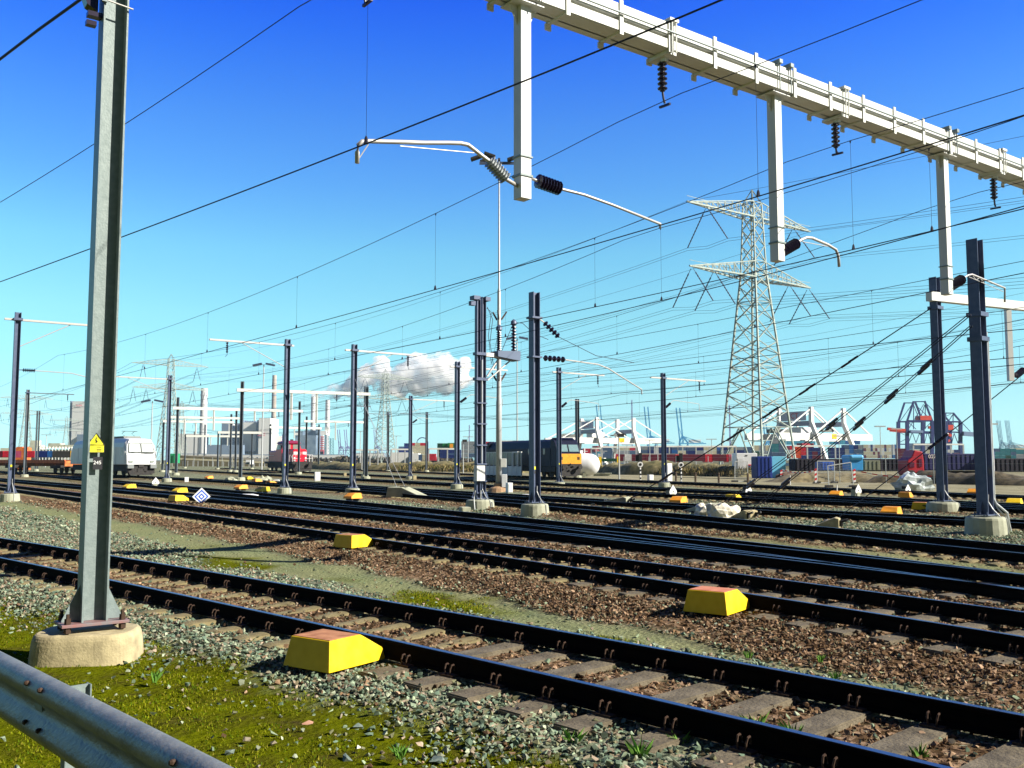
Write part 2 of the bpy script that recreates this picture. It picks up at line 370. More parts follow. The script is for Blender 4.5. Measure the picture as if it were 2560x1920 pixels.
# ------------------------------------------------------------------ ballast stones (uncountable)
tmpl = []
for i in range(14):
    bm = bmesh.new(); rr = random.Random(i)
    for k in range(7 if i%2 else 8):
        v = Vector((rr.gauss(0,1), rr.gauss(0,1), rr.gauss(0,1))).normalized()*rr.uniform(.7, 1.15); v.z *= rr.uniform(.6,.9); v.x *= rr.uniform(.9, 1.3)
        bm.verts.new(v)
    r_ = bmesh.ops.convex_hull(bm, input=bm.verts); bmesh.ops.delete(bm, geom=[v for v in bm.verts if not v.link_faces], context='VERTS')
    bmesh.ops.triangulate(bm, faces=bm.faces); bm.verts.index_update(); bm.normal_update()
    tmpl.append((np.array([v.co[:] for v in bm.verts]), np.array([[v.index for v in f.verts] for f in bm.faces]))); bm.free()
def rotm(n):
    q = RNG.normal(size=(n,4)); q /= np.linalg.norm(q, axis=1)[:,None]; w, x, y, z = q.T
    return np.stack([1-2*(y*y+z*z), 2*(x*y-z*w), 2*(x*z+y*w), 2*(x*y+z*w), 1-2*(x*x+z*z), 2*(y*z-x*w), 2*(x*z-y*w), 2*(y*z+x*w), 1-2*(x*x+y*y)], 1).reshape(-1,3,3)
def stones(name, P, rad, col, label, material):
    vs, fs, cs = [], [], []; base = 0; tid = RNG.integers(0, len(tmpl), len(P))
    for t, (tv, tf) in enumerate(tmpl):
        s = np.nonzero(tid == t)[0]
        if not len(s): continue
        Rm = rotm(len(s)); v = np.einsum('nij,kj->nki', Rm, tv)*rad[s][:,None,None]; v[:,:,2] *= .8; v += P[s][:,None,:]
        f = tf[None]+(np.arange(len(s))*len(tv))[:,None,None]+base
        vs.append(v.reshape(-1,3)); fs.append(f.reshape(-1,3)); cs.append(np.repeat(col[s], len(tv), 0)); base += len(s)*len(tv)
    v = np.concatenate(vs).astype(np.float32); f = np.concatenate(fs).astype(np.int32); c = np.concatenate(cs)
    me = bpy.data.meshes.new(name); me.vertices.add(len(v)); me.vertices.foreach_set('co', v.ravel()); me.loops.add(len(f)*3); me.loops.foreach_set('vertex_index', f.ravel())
    me.polygons.add(len(f)); me.polygons.foreach_set('loop_start', np.arange(0, len(f)*3, 3, dtype=np.int32)); me.update(calc_edges=True)
    me.polygons.foreach_set('use_smooth', [False]*len(f))
    ca = me.color_attributes.new('tint', 'FLOAT_COLOR', 'POINT'); ca.data.foreach_set('color', np.c_[c, np.ones(len(c))].astype(np.float32).ravel())
    me.materials.append(material); o = bpy.data.objects.new(name, me); link(o); tag(o, label=label, kind='stuff'); return o
def tintmat(name, rough=.85, sc=40.):
    m = bpy.data.materials.new(name); m.use_nodes = True; nt = m.node_tree; N = nt.nodes; L = nt.links; b = N['Principled BSDF']; b.inputs['Roughness'].default_value = rough; b.inputs['Specular IOR Level'].default_value = .04
    a = N.new('ShaderNodeVertexColor'); a.layer_name = 'tint'; n = N.new('ShaderNodeTexNoise'); n.inputs['Scale'].default_value = sc; n.inputs['Detail'].default_value = 6
    t = N.new('ShaderNodeTexCoord'); L.new(t.outputs['Object'], n.inputs['Vector']); r = N.new('ShaderNodeMapRange'); r.inputs[3].default_value = .6; r.inputs[4].default_value = 1.35; L.new(n.outputs['Fac'], r.inputs[0])
    x = N.new('ShaderNodeVectorMath'); x.operation = 'SCALE'; L.new(a.outputs['Color'], x.inputs[0]); L.new(r.outputs[0], x.inputs['Scale']); L.new(x.outputs[0], b.inputs['Base Color']); return m
M_stone = tintmat('ballast_stone')
def in_view(X, Yv, mrg=.35): return (np.abs(X) < Yv*(.56+mrg*.12)+.8)
def sample(n, y0, y1):
    yy = np.sqrt(RNG.uniform(y0*y0, y1*y1, n)); xx = RNG.uniform(-1, 1, n)*(.60*yy+.6); return xx, yy
greys = np.array([(.155,.205,.135),(.085,.12,.08),(.23,.28,.18),(.05,.065,.045),(.30,.33,.23),(.20,.17,.12),(.16,.17,.12),(.16,.16,.09),(.12,.17,.12),(.30,.235,.17),(.20,.25,.17),(.10,.14,.10)])*1.15
browns = np.array([(.13,.078,.042),(.20,.125,.07),(.085,.05,.028),(.26,.17,.10),(.16,.10,.06),(.33,.22,.14),(.12,.10,.06),(.24,.19,.12),(.07,.045,.028)])*1.0
allg, allb = [], []
for y0, y1, dens, rad in ((3.2, 9, 900, .0255), (9, 16, 620, .0275), (16, 27, 320, .032), (27, 46, 90, .045)):
    area = .60*(y1*y1-y0*y0)+.6*2*(y1-y0); n = int(area*dens); X, Y = sample(n, y0, y1)
    z, moss, path, brown, mossb, D, far = zones(X, Y)
    keep = np.ones(n, bool); u = RNG.random(n)
    pm = moss*sm(0, .5, moss); edge = np.exp(-np.maximum(0, D['A']-1.72+(vnoise(X,Y,.7,21)-.5)*.8)*3.6)
    keep &= ~((moss > .5) & (u > .006+.85*edge))
    keep &= ~((path > .35) & (u > .018)); keep &= ~((mossb > .4) & (u > .10))
    keep &= (far < 1.0)
    for k in BEDS:
        a = np.abs(np.abs(D[k])-G2); keep &= a > .045
    if y0 > 20: keep &= (brown < .6) | (u < .85)
    X, Y, z, brown, D0 = X[keep], Y[keep], z[keep], brown[keep], D['A'][keep]; n = len(X)
    r = 1.02*rad*RNG.choice([.55,.8,1.,1.15,1.35], n, p=[.2,.25,.25,.2,.1])*RNG.uniform(.85, 1.15, n)
    bed = z > .07
    zt = z+RNG.uniform(-.012, .02, n)*np.where(bed, 1, 1.0)-.006+(RNG.random(n) < .25)*r*.8
    ins = np.zeros(n, bool)
    for k in 'AB': ins |= np.abs(lat(k, X, Y)) < G2
    zt = np.where(ins, zt-.012, zt)
    isb = RNG.random(n) < np.clip(brown*1.1-.05, .10, .93)
    P = np.stack([X, Y, zt], 1)
    gc = greys[RNG.integers(0, len(greys), n)]*RNG.uniform(.75, 1.25, (n,1)); bc = browns[RNG.integers(0, len(browns), n)]*RNG.uniform(.75, 1.25, (n,1))
    allg.append((P[~isb], r[~isb], gc[~isb])); allb.append((P[isb], r[isb], bc[isb]))
cat = lambda L_, i: np.concatenate([a[i] for a in L_])
stones('grey_green_ballast', cat(allg,0), cat(allg,1), cat(allg,2), 'loose grey-green ballast stones beside the rails', M_stone)
stones('brown_ballast', cat(allb,0), cat(allb,1), cat(allb,2), 'brown ballast stones between and around the sleepers', M_stone)

# ------------------------------------------------------------------ moss tufts and grass blades
def blades(name, X, Y, Z, h, w, col, label):
    n = len(X); a = RNG.uniform(0, 6.28, n); lean = RNG.uniform(0, .8, n); b_ = RNG.uniform(0, 6.28, n)
    p0 = np.stack([X-np.cos(a)*w, Y-np.sin(a)*w, Z], 1); p1 = np.stack([X+np.cos(a)*w, Y+np.sin(a)*w, Z], 1)
    p2 = np.stack([X+np.cos(b_)*lean*h, Y+np.sin(b_)*lean*h, Z+h], 1)
    v = np.stack([p0, p1, p2], 1).reshape(-1,3).astype(np.float32); f = np.arange(n*3, dtype=np.int32)
    me = bpy.data.meshes.new(name); me.vertices.add(n*3); me.vertices.foreach_set('co', v.ravel()); me.loops.add(n*3); me.loops.foreach_set('vertex_index', f)
    me.polygons.add(n); me.polygons.foreach_set('loop_start', np.arange(0, n*3, 3, dtype=np.int32)); me.update(calc_edges=True)
    ca = me.color_attributes.new('tint', 'FLOAT_COLOR', 'POINT'); ca.data.foreach_set('color', np.c_[np.repeat(col, 3, 0), np.ones(n*3)].astype(np.float32).ravel())
    me.materials.append(M_blade); o = bpy.data.objects.new(name, me); link(o); return tag(o, label=label, kind='stuff')
M_blade = tintmat('moss_blade', .9, 9.)
X, Y = sample(240000, 3.0, 16); z, moss, path, brown, mossb, D, far = zones(X, Y)
pat = vnoise(X, Y, .5, 9)*.6+vnoise(X, Y, .17, 10)*.4
k = ((moss > .5) | (mossb > .5)) & (pat > .40); X, Y, z, pat, Dk, ms = X[k], Y[k], z[k], pat[k], D['A'][k], moss[k]; n = len(X)
hum = (vnoise(X, Y, .8, 5)-.5)*.035+(vnoise(X, Y, 3., 6)-.5)*.05
zg = z+hum-.05*sm(2.4, 5., Dk)*ms
c0 = np.array([(.14,.17,.005),(.18,.19,.008),(.07,.12,.004),(.20,.18,.02)]); cc = c0[RNG.integers(0, 4, n)]*(.6+.7*vnoise(X, Y, .9, 12))[:,None]
blades('moss', X, Y, zg-.006, RNG.uniform(.010, .032, n)*(.5+pat), RNG.uniform(.004, .010, n), cc, 'yellow-green moss and short grass on the strip before the first track')
# weeds among the stones
spots = [(1000,1890,.10),(1430,1865,.13),(1870,1640,.07),(2090,1700,.10),(1890,1830,.16),(1985,1850,.14),(790,1515,.05),(386,1700,.10),(360,1560,.06),(1530,1760,.10),(2050,1650,.08),(1180,1720,.07),(1600,1900,.16),(2300,1900,.12),(1700,1865,.12)]
for i, (px, py, h) in enumerate(spots):
    p = un(px, py, .06); m_ = MB(p)
    for q in range(26):
        a = random.uniform(0, 6.28); r0 = random.uniform(0, .03); hh = h*random.uniform(.5, 1.1); l = random.uniform(.2, .8)
        b0 = p+Vector((math.cos(a)*r0, math.sin(a)*r0, -.02)); m1 = b0+Vector((math.cos(a)*l*hh*.3, math.sin(a)*l*hh*.3, hh*.6)); t = b0+Vector((math.cos(a)*l*hh, math.sin(a)*l*hh, hh)); s = Vector((-math.sin(a), math.cos(a), 0))*.004
        m_.add([b0-s, b0+s, m1+s*1.6, t, m1-s*1.6], [(0,1,2,3,4)])
    o = m_.build('weed', mat('weed_leaf', (.08,.20,.02), .7, col2=(.16,.34,.04), scale=20), loc=p, fix=False)
    where = ['at the lower edge of the ballast near the white pebble','among the grey stones at the bottom of the photo','beside the far rail of the first track','between the rails of the first track','against the web of the near rail','against the near rail beyond two clips','on the moss beside the first sleepers','in the moss in front of the concrete foundation','by the foundation edge in the ballast','on the slope below the white litter','beside the far rail in the brown ballast','in the stones next to the white litter','among stones at the very bottom of the frame','in the corner of the bottom sleepers','between two wooden sleeper ends'][i]
    tag(o, 'small green weed tuft '+where, 'weed', 'weeds among the ballast')

# ------------------------------------------------------------------ rails and sleepers
PROF = [(-.075,0),(.075,0),(.075,.012),(.012,.030),(.010,.125),(.036,.140),(.036,.165),(.028,.172),(-.028,.172),(-.036,.165),(-.036,.140),(-.010,.125),(-.012,.030),(-.075,.012)]
def rail(P, off, parent, z0=.128):
    d, nrm = frame(P); Q = P+nrm*off; n = len(Q); m = len(PROF); o = Vector(parent.location)
    vs = np.zeros((n, m, 3))
    for j, (a, b_) in enumerate(PROF): vs[:,j,0] = Q[:,0]+nrm[:,0]*a-o.x; vs[:,j,1] = Q[:,1]+nrm[:,1]*a-o.y; vs[:,j,2] = z0+b_-o.z
    fs = []
    for i in range(n-1):
        for j in range(m): fs.append((i*m+j, i*m+(j+1)%m, (i+1)*m+(j+1)%m, (i+1)*m+j))
    me = bpy.data.meshes.new('rail'); me.from_pydata([tuple(v) for v in vs.reshape(-1,3)], [], fs); me.materials.append(M_railside); me.materials.append(M_railtop)
    for q, p in enumerate(me.polygons): p.material_index = 1 if (q % m) in (7,) else 0
    me.polygons.foreach_set('use_smooth', [False]*len(me.polygons))
    o2 = bpy.data.objects.new('rail', me); link(o2, parent); return o2
# sleeper meshes (local x across the track)
def concrete_sleeper_mesh():
    bm = MB(); st = [(-1.28,.95,-.02),(-1.2,1.0,.0),(-.75,1.0,.004),(-.45,.93,-.006),(0,.85,-.03),(.45,.93,-.006),(.75,1.0,.004),(1.2,1.0,.0),(1.28,.95,-.02)]
    vs, fs = [], []; pr = [(-.15,-.16),(-.145,-.05),(-.115,-.012),(-.05,0),(.05,0),(.115,-.012),(.145,-.05),(.15,-.16)]
    for x, s, dz in st:
        for a, b_ in pr: vs.append((x, a*s, b_+dz))
    m = len(pr)
    for i in range(len(st)-1):
        for j in range(m-1): fs.append((i*m+j, (i+1)*m+j, (i+1)*m+j+1, i*m+j+1))
    fs += [tuple(range(m)), tuple((len(st)-1)*m+j for j in range(m-1, -1, -1))]; bm.add(vs, fs); return bm
sc_o = concrete_sleeper_mesh().build('sleeper', M_slc); sw_o = MB().box((0,0,-.07), (2.6,.26,.14)).build('sleeper', M_slw)
scm, swm = sc_o.data, sw_o.data
for o in (sc_o, sw_o): bpy.data.objects.remove(o)
wm = bmesh.new(); wm.from_mesh(swm); bmesh.ops.bevel(wm, geom=wm.edges, offset=.012, segments=2, affect='EDGES'); wm.to_mesh(swm); wm.free()
# fastening: base plate with two curved spring hooks, one each side of the rail
fb = MB()
for s in (-1, 1):
    fb.box((s*.115, 0, .008), (.08, .17, .016))
    for q in (-1, 1):
        pts = [(s*(.085+.05*t), q*.035+q*.012*math.sin(t*3.1), .012+.085*math.sin(t*math.pi*.8)**.8 if t > 0 else .012) for t in [i/7 for i in range(8)]]
        fb.tube([(s*.13, q*.03, .01), (s*.135, q*.035, .06), (s*.12, q*.038, .095), (s*.095, q*.038, .10), (s*.078, q*.034, .082), (s*.074, q*.03, .045)], .0085, 5)
fb_o = fb.build('rail_fastening', M_clip); fbm = fb_o.data; bpy.data.objects.remove(fb_o)
TLAB = {
'A': 'closest railway track, curving past the big mast and the yellow box with the rusty lid',
'B': 'second railway track, running just beyond the pale gravel path',
'C': 'third railway track, passing behind the blue and white diamond sign',
'D': 'fourth railway track, merging with the third in front of the concrete mast foundations',
'E': 'railway track behind the middle row of masts that the white locomotive stands on',
'G': 'railway track just beyond the concrete anchor wedges, with a green ballast verge',
'H': 'railway track with brown ballast that ends in the siding junction at the far masts',
'I': 'railway track that the red locomotive stands on',
'J': 'farthest railway track, the one the dark locomotive stands on'}
TROOT = {}
for k in BEDS:
    P = TRK[k]; d, nrm = frame(P)
    i0 = int(np.argmin(np.abs(np.hypot(P[:,0], P[:,1])-np.hypot(P[:,0], P[:,1]).min())))
    root = thing('railway_track', TLAB[k], 'railway track', (P[i0,0], P[i0,1], 0), group='railway tracks of the yard'); TROOT[k] = root
    Pr = resample(P, .6 if k in 'AB' else 1.5)
    rail(Pr, G2, root); rail(Pr, -G2, root)
    if k == 'C': rail(Pr[(Pr[:,1] < 60) & (Pr[:,1] > 16)], G2-.28, root)
    # sleepers, nearest first
    order = sorted(range(len(P)), key=lambda i: P[i,1]); cnt = 0; rest = MB(root.location)
    for i in order:
        x, y = P[i]; px, py = proj((x, y, .1)) if y > 1 else (9999, 9999)
        vis = y > 2 and -260 < px < 2760
        if not vis or y > 170: continue
        if k == 'A': wood = y < 9.6
        elif k == 'B': wood = y < 15.5
        elif k in 'C': wood = y < 30
        else: wood = False
        ang = math.atan2(nrm[i,1], nrm[i,0])
        if cnt < (100 if k in 'ABCEG' else 60):
            o = bpy.data.objects.new('sleeper', swm if wood else scm); link(o, root); o.location = (x-root.location.x, y-root.location.y, .126+random.uniform(-.004,.003)); o.rotation_euler = (0, random.uniform(-.008,.008), ang+random.uniform(-.02,.02)*(wood)); cnt += 1
            if (k == 'A' and y < 24) or (k == 'B' and y < 24):
                for s in (-1, 1):
                    c = bpy.data.objects.new('rail_fastening', fbm); link(c, o); c.location = (s*G2, 0, .002)
        elif y < 150: rest.box((x, y, .05), (2.5,.26,.14), ang)
    if rest.v: tag(rest.build('sleepers', M_slc, root), kind='stuff')
# ------------------------------------------------------------------ catenary masts
RZ = R(36)                                                   # local x = across the tracks
def hbeam(mb, z0, z1, b=.28, t=.018, y0=0., x0=0.):
    for s in (-1, 1): mb.box((x0+s*(b/2-t/2), y0, (z0+z1)/2), (t, b, z1-z0))
    mb.box((x0, y0, (z0+z1)/2), (b-2*t, .014, z1-z0-.004)); return mb
def insulator(name, p0, p1, parent, r=.095, n=6, m=None, rc=.035, loc=None):
    mb = MB(); mb.lathe(p0, p1, ins_prof(n, rc, r), 10); return mb.build(name, m or M_ins, parent, smooth=False)
def mast(label, px, pyb, ytop, rz=RZ, arms=(), b=.28, fr=.46, fh=.36, double=False, detail=2, group='catenary masts of the yard', name='catenary_mast', m=None, zero=None, beamh=.42):
    p = zero if zero is not None else un(px, pyb, 0)
    if zero is None: p *= 1+fr*.8/p.y                               # front lip of the foundation is what the photo shows
    H = at(px, ytop, p.y).z if ytop is not None else 9.6
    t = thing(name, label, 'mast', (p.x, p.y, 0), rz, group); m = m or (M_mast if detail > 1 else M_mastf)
    fd = MB(); fd.lathe((0,0,-.05), (0,0,fh), [(0, fr), (.85, fr*.93), (.95, fr*.9), (1, fr*.82)], 20 if detail > 1 else 10); fd.build('foundation', M_concf, t, smooth=False)
    z0 = fh+.07
    c = MB()
    if double:
        hbeam(c, z0, H, b*.72, x0=-b*.52); hbeam(c, z0, H, b*.72, x0=b*.52)
    else: hbeam(c, z0, H, b)
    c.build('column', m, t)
    if detail > 1:
        bp = MB(); w = b+.30; bp.box((0,0,fh+.055), (w, b+.14, .03))
        for sx in (-1, 1):
            for sy in (-1, 1): bp.lathe((sx*(w/2-.06), sy*(b/2+.01), fh-.01), (sx*(w/2-.06), sy*(b/2+.01), fh+.14), [(0,.014),(.5,.014),(.5,.03),(.75,.03),(.75,.014),(1,.014)], 6)
        bp.build('base_plate', m, t)
        gs = MB()
        for s in (-1, 1):
            x0 = s*(b*(1.0 if double else .5)); gs.prism([(0,0),(.14,0),(.14,.03),(.0,.36)], (x0, -.007, fh+.075), (s,0,0), (0,0,1), (0,.014,0))
        gs.build('gusset', m, t)
        cb = MB(); cb.tube([(b*.2,-.06,1.1),(b*.2,-.05,.9),(b*.3,-.16,.7),(b*.35,-.34,.5),(b*.42,-fr*.93,fh*.9),(b*.42,-fr*.99,.0)], .02, 6); cb.build('earth_cable', M_pole, t)
        sg = MB(); sg.box((-b*.06,-.03,1.75), (.07,.012,.11)); sg.build('warning_sign', M_signy, t)
        s2 = MB(); s2.box((-b*.06,-.03,1.60), (.07,.012,.10)); s2.build('number_plate', M_bplate, t)
    for a in arms: arm(t, H, b, detail, **a)
    return t, p, H
def arm(t, H, b, detail, side=1, L=4.2, z=-.38, ins=.86, strut=True, steady=None, sz=None, back=.6, drop=.9, kind='bracket'):
    x0 = side*b/2
    if kind == 'bracket':
        za = H+z; m = MB()
        m.box((side*(L-back)/2, -.05, za), (L+back, .05, .10)); m.box((side*(L-back)/2, .05, za), (L+back, .05, .10))
        for q in (.25,.5,.75,.97): m.box((side*L*q, 0, za), (.10,.11,.03))
        m.build('bracket_arm', M_alu if detail > 1 else M_mastf, t)
        cl = MB(); cl.box((0,0,za+.02), (b+.14, b+.12, .12)); cl.build('clamp', M_mast, t)
        if strut: MB().tube([(side*b/2, 0, za-1.35), (side*L*.60, 0, za-.05)], .024, 6).build('strut', M_alu if detail > 1 else M_mastf, t)
        if ins:
            xi = side*L*ins; h = MB(); h.box((xi,0,za-.06), (.16,.14,.06)); h.build('hanger', M_mast, t)
            insulator('insulator', (xi,0,za-.10), (xi,0,za-.10-.62), t, .075 if detail > 1 else .085, 5)
            MB().tube([(xi,0,za-.70),(xi+.02,0,za-.82),(xi+side*.10,0,za-drop-.05)], .018, 5).build('suspension_clamp', M_mast, t)
    if steady:
        zs = sz or 6.35; l = steady
        if l > 0:   # insulator rising to a bent tube
            a = Vector((side*(b/2+.12), 0, zs-.12)); c = Vector((side*(b/2+.62), 0, zs+.22))
            insulator('steady_insulator', a, c, t, .10, 6)
            MB().tube([c, (side*(b/2+.9),0,zs+.42), (side*(b/2+1.2),0,zs+.45), (side*(l-.1),0,zs+.28), (side*l,0,zs+.22), (side*l,0,zs-.28)], .022, 6).build('steady_arm', M_alu, t)
        else:
            l = -l; a = Vector((side*(b/2+.05), 0, zs)); c = Vector((side*(b/2+.75), 0, zs))
            MB().bar((side*b/2,0,zs), (side*(b/2+.2),0,zs), .05).build('arm_bracket', M_mast, t)
            insulator('steady_insulator', a+Vector((side*.12,0,0)), c, t, .11, 6)
            MB().tube([c, (side*(l*.62),0,zs-.04), (side*l,0,zs-.38), (side*l,0,zs-.5)], .024, 6).build('steady_arm', M_alu, t)

S1 = 1.1573
B_ = lambda **k: dict(kind='bracket', **k)
left_mast, pL1, HL1 = mast('tall mast at the edge of the frame, arm reaching towards the big numbered mast', 25, 1253, 781, arms=[B_(side=1, L=4.1, steady=-4.2, sz=6.6)])
mast('far mast whose foundation stands beside the flat orange wagon', 61, 1194, 974, arms=[B_(side=1, L=5.0, back=.3)], detail=1, b=.32)
mast('slim far mast rising behind the deck of the orange wagon', 90, 1178, 1027, detail=1, b=.36, double=True)
mast('mast beside the white locomotive with an arm and hanging insulator to its west', 417, 1206, 938, arms=[B_(side=-1, L=6.2, ins=.80, back=.3)], detail=2)
mast('mast with a thick grey arm over the sidings, left of the red locomotive', 711.6, 1235, 848, arms=[B_(side=-1, L=4.8, ins=.78, back=.4)])
mast('mast standing over the orange box, insulator arm pointing at the steam cloud', 881, 1236.5, 861, arms=[B_(side=1, L=4.3)])
mast('thin mast just beyond the mast over the orange box', 912, 1195, 966, arms=[B_(side=-1, L=2.2, ins=None, strut=False, z=-2.3)], detail=1, b=.30)
mast('small mast in front of the grey lattice pylon under the cloud', 969, 1181, 1030, arms=[B_(side=-1, L=4.6, ins=.8)], detail=1, b=.30)
mast('mast with a concrete block and cream box beside its foundation', 1025, 1200, 989, arms=[B_(side=1, L=5.4, ins=.75, steady=2.6, sz=6.0)], detail=2)
mast('small far mast near the stacked cream containers', 1066, 1181, 1030, arms=[B_(side=-1, L=5., ins=None)], detail=1, b=.30)
mast('mast with looping earth cable, one mast west of the twin-column mast', 1142, 1224, 904, arms=[B_(side=1, L=4.3, steady=3.9, sz=6.2)])
tw, ptw, Htw = mast('heavy twin-column mast carrying the transformer platform', 1200, 1276, 742, b=.26, double=True, fr=.62, fh=.42)
m16, p16, H16 = mast('tall single mast with two horizontal insulator arms, next to the twin-column mast', 1337, 1293, 731, b=.30, fr=.54, fh=.46)
m17, p17, H17 = mast('mast in front of the yellow locomotive nose', 1398, 1218, 918.5, arms=[B_(side=1, L=4.6, steady=4.0, sz=6.2)])
mast('mast planted right beside the white storage tank', 1444, 1197, 997.5, detail=1, b=.34)
mast('mast backed by a tall white cabinet, near the spade-shaped signal', 1661, 1219, 933, arms=[B_(side=1, L=4.6, steady=3.9, sz=6.1, back=1.3)])
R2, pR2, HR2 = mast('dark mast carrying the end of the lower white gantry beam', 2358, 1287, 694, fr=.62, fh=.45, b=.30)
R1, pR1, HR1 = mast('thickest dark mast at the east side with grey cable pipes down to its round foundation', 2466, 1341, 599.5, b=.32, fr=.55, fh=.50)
# extra gear on mast 16
def add_ins_arm(t, z, a, pts, r=.115):
    insulator('arm_insulator', a[0], a[1], t, r, 5); MB().tube(pts, .028, 6).build('tube_arm', M_alu, t)
b16 = .15; zA = at(1337, 795, p16.y).z; zB = at(1337, 893, p16.y).z
cl = MB(); cl.box((0,0,zA), (.46,.40,.07)); cl.box((0,0,zB), (.44,.38,.06)); cl.build('clamp', M_mast, m16)
add_ins_arm(m16, zA, ((.45,0,zA-.12),(1.15,0,zA-.62)), [(.2,0,zA),(.45,0,zA-.12)])
add_ins_arm(m16, zB, ((.42,0,zB),(1.45,0,zB)), [(1.4,0,zB),(3.1,0,zB-.08),(3.6,0,zB-.2),(5.4,0,zB-.95),(5.4,0,zB-1.15)])
MB().tube([(1.1,0,zA-.6),(3.0,0,zA-1.2),(5.0,0,zA-1.35)], .012, 5).build('stay_wire', M_wire, m16)
# cable pipes on R1
MB().tube([(.19,-.13,HR1-2.6),(.19,-.13,1.0),(.24,-.18,.85),(.5,-.34,.6),(.56,-.40,.0)], .032, 8).build('cable_pipe', M_pole, R1)
MB().tube([(.27,-.13,HR1-2.8),(.27,-.13,.9),(.30,-.2,.7),(.52,-.28,.5),(.60,-.32,.0)], .022, 6).build('cable_pipe', M_pole, R1)
for t, zz in ((R1, at(2440,787,pR1.y).z), (R1, at(2440,808,pR1.y).z-.45), (R2, at(2345,770,pR2.y).z)):
    MB().box((0,0,zz), (.42,.42,.12)).build('anchor_collar', M_mast, t)

# twin-column mast: collars, platform with surge arresters, cabinets, cables
tz = lambda y: at(1204, y, ptw.y).z
for y in (885, 948, 1008, 1060, 1113, 1160, 1203, 1232): MB().box((0,0,tz(y)), (.50 if y > 990 else .56, .30, .05 if y > 990 else .12)).build('collar', M_mast, tw)
c = MB(); c.box((-.28,0,Htw-.08), (.30,.34,.16)); c.box((.28,0,Htw-.08), (.24,.34,.16)); c.box((-.42,0,Htw-.32), (.22,.2,.18)); c.build('head_fitting', M_mast, tw)
zp = tz(886); c = MB(); c.box((.95,-.1,zp), (1.5,.10,.16)); c.box((.95,.12,zp), (1.5,.06,.16)); c.build('platform_beam', M_postw, tw)
c = MB(); c.prism([(-.55,-.18),(.60,-.30),(.62,.0),(.60,.12),(-.55,.06)], (1.25,-.30,zp+.12), (1,0,0), (0,0,1), (0,.55,0)); c.build('platform_shield', flat('shield_grey', (.10,.14,.22), .6), tw)
MB().bar((1.75,0,zp), (.35,0,tz(950)), .05).bar((.95,0,zp-.1), (.33,0,tz(940)), .06).build('platform_strut', M_alu, tw)
for x, z0, z1, r in ((.95, zp+.22, zp+1.05, .12), (1.72, zp+.1, zp+1.35, .13)):
    insulator('surge_arrester', (x,0,z0), (x,0,z1), tw, r, 9, rc=.06); MB().lathe((x,0,z1), (x,0,z1+.28), [(0,.05),(.2,.14),(.7,.12),(1,.03)], 10).build('terminal_cap', M_mast, tw)
MB().tube([(.32,0,Htw-.45),(.55,0,Htw-.6),(.40,0,Htw-1.6),(.55,0,Htw-2.8),(.95,0,zp+1.1)], .014, 5).tube([(.34,0,Htw-.4),(.62,0,Htw-.9),(.48,0,Htw-1.9),(.7,0,Htw-3.0),(1.72,0,zp+1.5)], .014, 5).tube([(1.8,0,zp+1.5),(2.2,0,zp+1.5),(2.8,0,zp+1.1),(3.6,0,zp+.9)], .014, 5).build('jumper_cable', M_wire, tw)
MB().box((-.24,-.30,1.50), (.40,.24,.62)).build('switch_cabinet', M_white, tw, bevel=.01)
MB().tube([(-.1,-.2,.8),(-.1,-.2,.45),(.16,-.36,.40),(.2,-.60,.30),(.2,-.66,0)], .028, 6).tube([(-.4,-.25,.8),(-.5,-.3,.45),(-.62,-.55,.0)], .02, 6).tube([(0,-.12,1.9),(0,-.12,tz(900))], .03, 6).build('cable_pipe', M_pole, tw)

# tall lamp pole behind the twin-column mast
pp = un(1247, 1230, 0); zt = at(1247, 408, pp.y).z
lp = thing('floodlight_mast', 'very tall round pole with floodlights at its top, rising behind the hanging post', 'light mast', pp)
MB().lathe((0,0,.2), (0,0,zt), [(0,.19),(.26,.185),(.27,.16),(.42,.14),(.43,.12),(.60,.11),(.61,.065),(1,.05)], 14).build('pole', M_pole, lp, smooth=True)
MB().lathe((0,0,-.05), (0,0,.55), [(0,.75),(.5,.6),(.7,.36),(1,.30)], 14).build('foundation', mat('red_concrete', (.30,.17,.09), .9, col2=(.42,.28,.16)), lp)
c = MB(); c.box((0,0,zt), (2.6,.16,.16)); c.box((0,0,zt+.1), (.16,1.2,.12)); c.build('crossarm', M_mast, lp)
for i, (x, y) in enumerate(((-1.5,0),(-.6,-.5),(.9,.1),(1.5,-.5),(-.9,.5))):
    fb = MB(); fb.box((x,y-.25,zt+.28), (.75,.5,.16), M=Matrix.Rotation(.35*(1 if i%2 else -1), 3, 'Y')); fb.build('floodlight', M_black, lp, bevel=.02)
for z_, a in ((zt*.52, .3), (zt*.335, .5)):
    c = MB()
    for q in range(3): t_ = a+q*2.1; c.prism([(0,0),(.35,.5),(.42,.44),(.06,-.1)], (math.cos(t_)*.14, math.sin(t_)*.14, z_), (math.cos(t_),math.sin(t_),0), (0,0,1), (-math.sin(t_)*.06, math.cos(t_)*.06, 0))
    c.build('climbing_guard', M_clip, lp)
MB().box((.30,-.25,1.85), (.38,.26,.56)).build('control_box', M_white, lp, bevel=.02)
MB().box((.36,-.28,.72), (.34,.28,.82)).build('control_cabinet', M_lwhite, lp, bevel=.02)

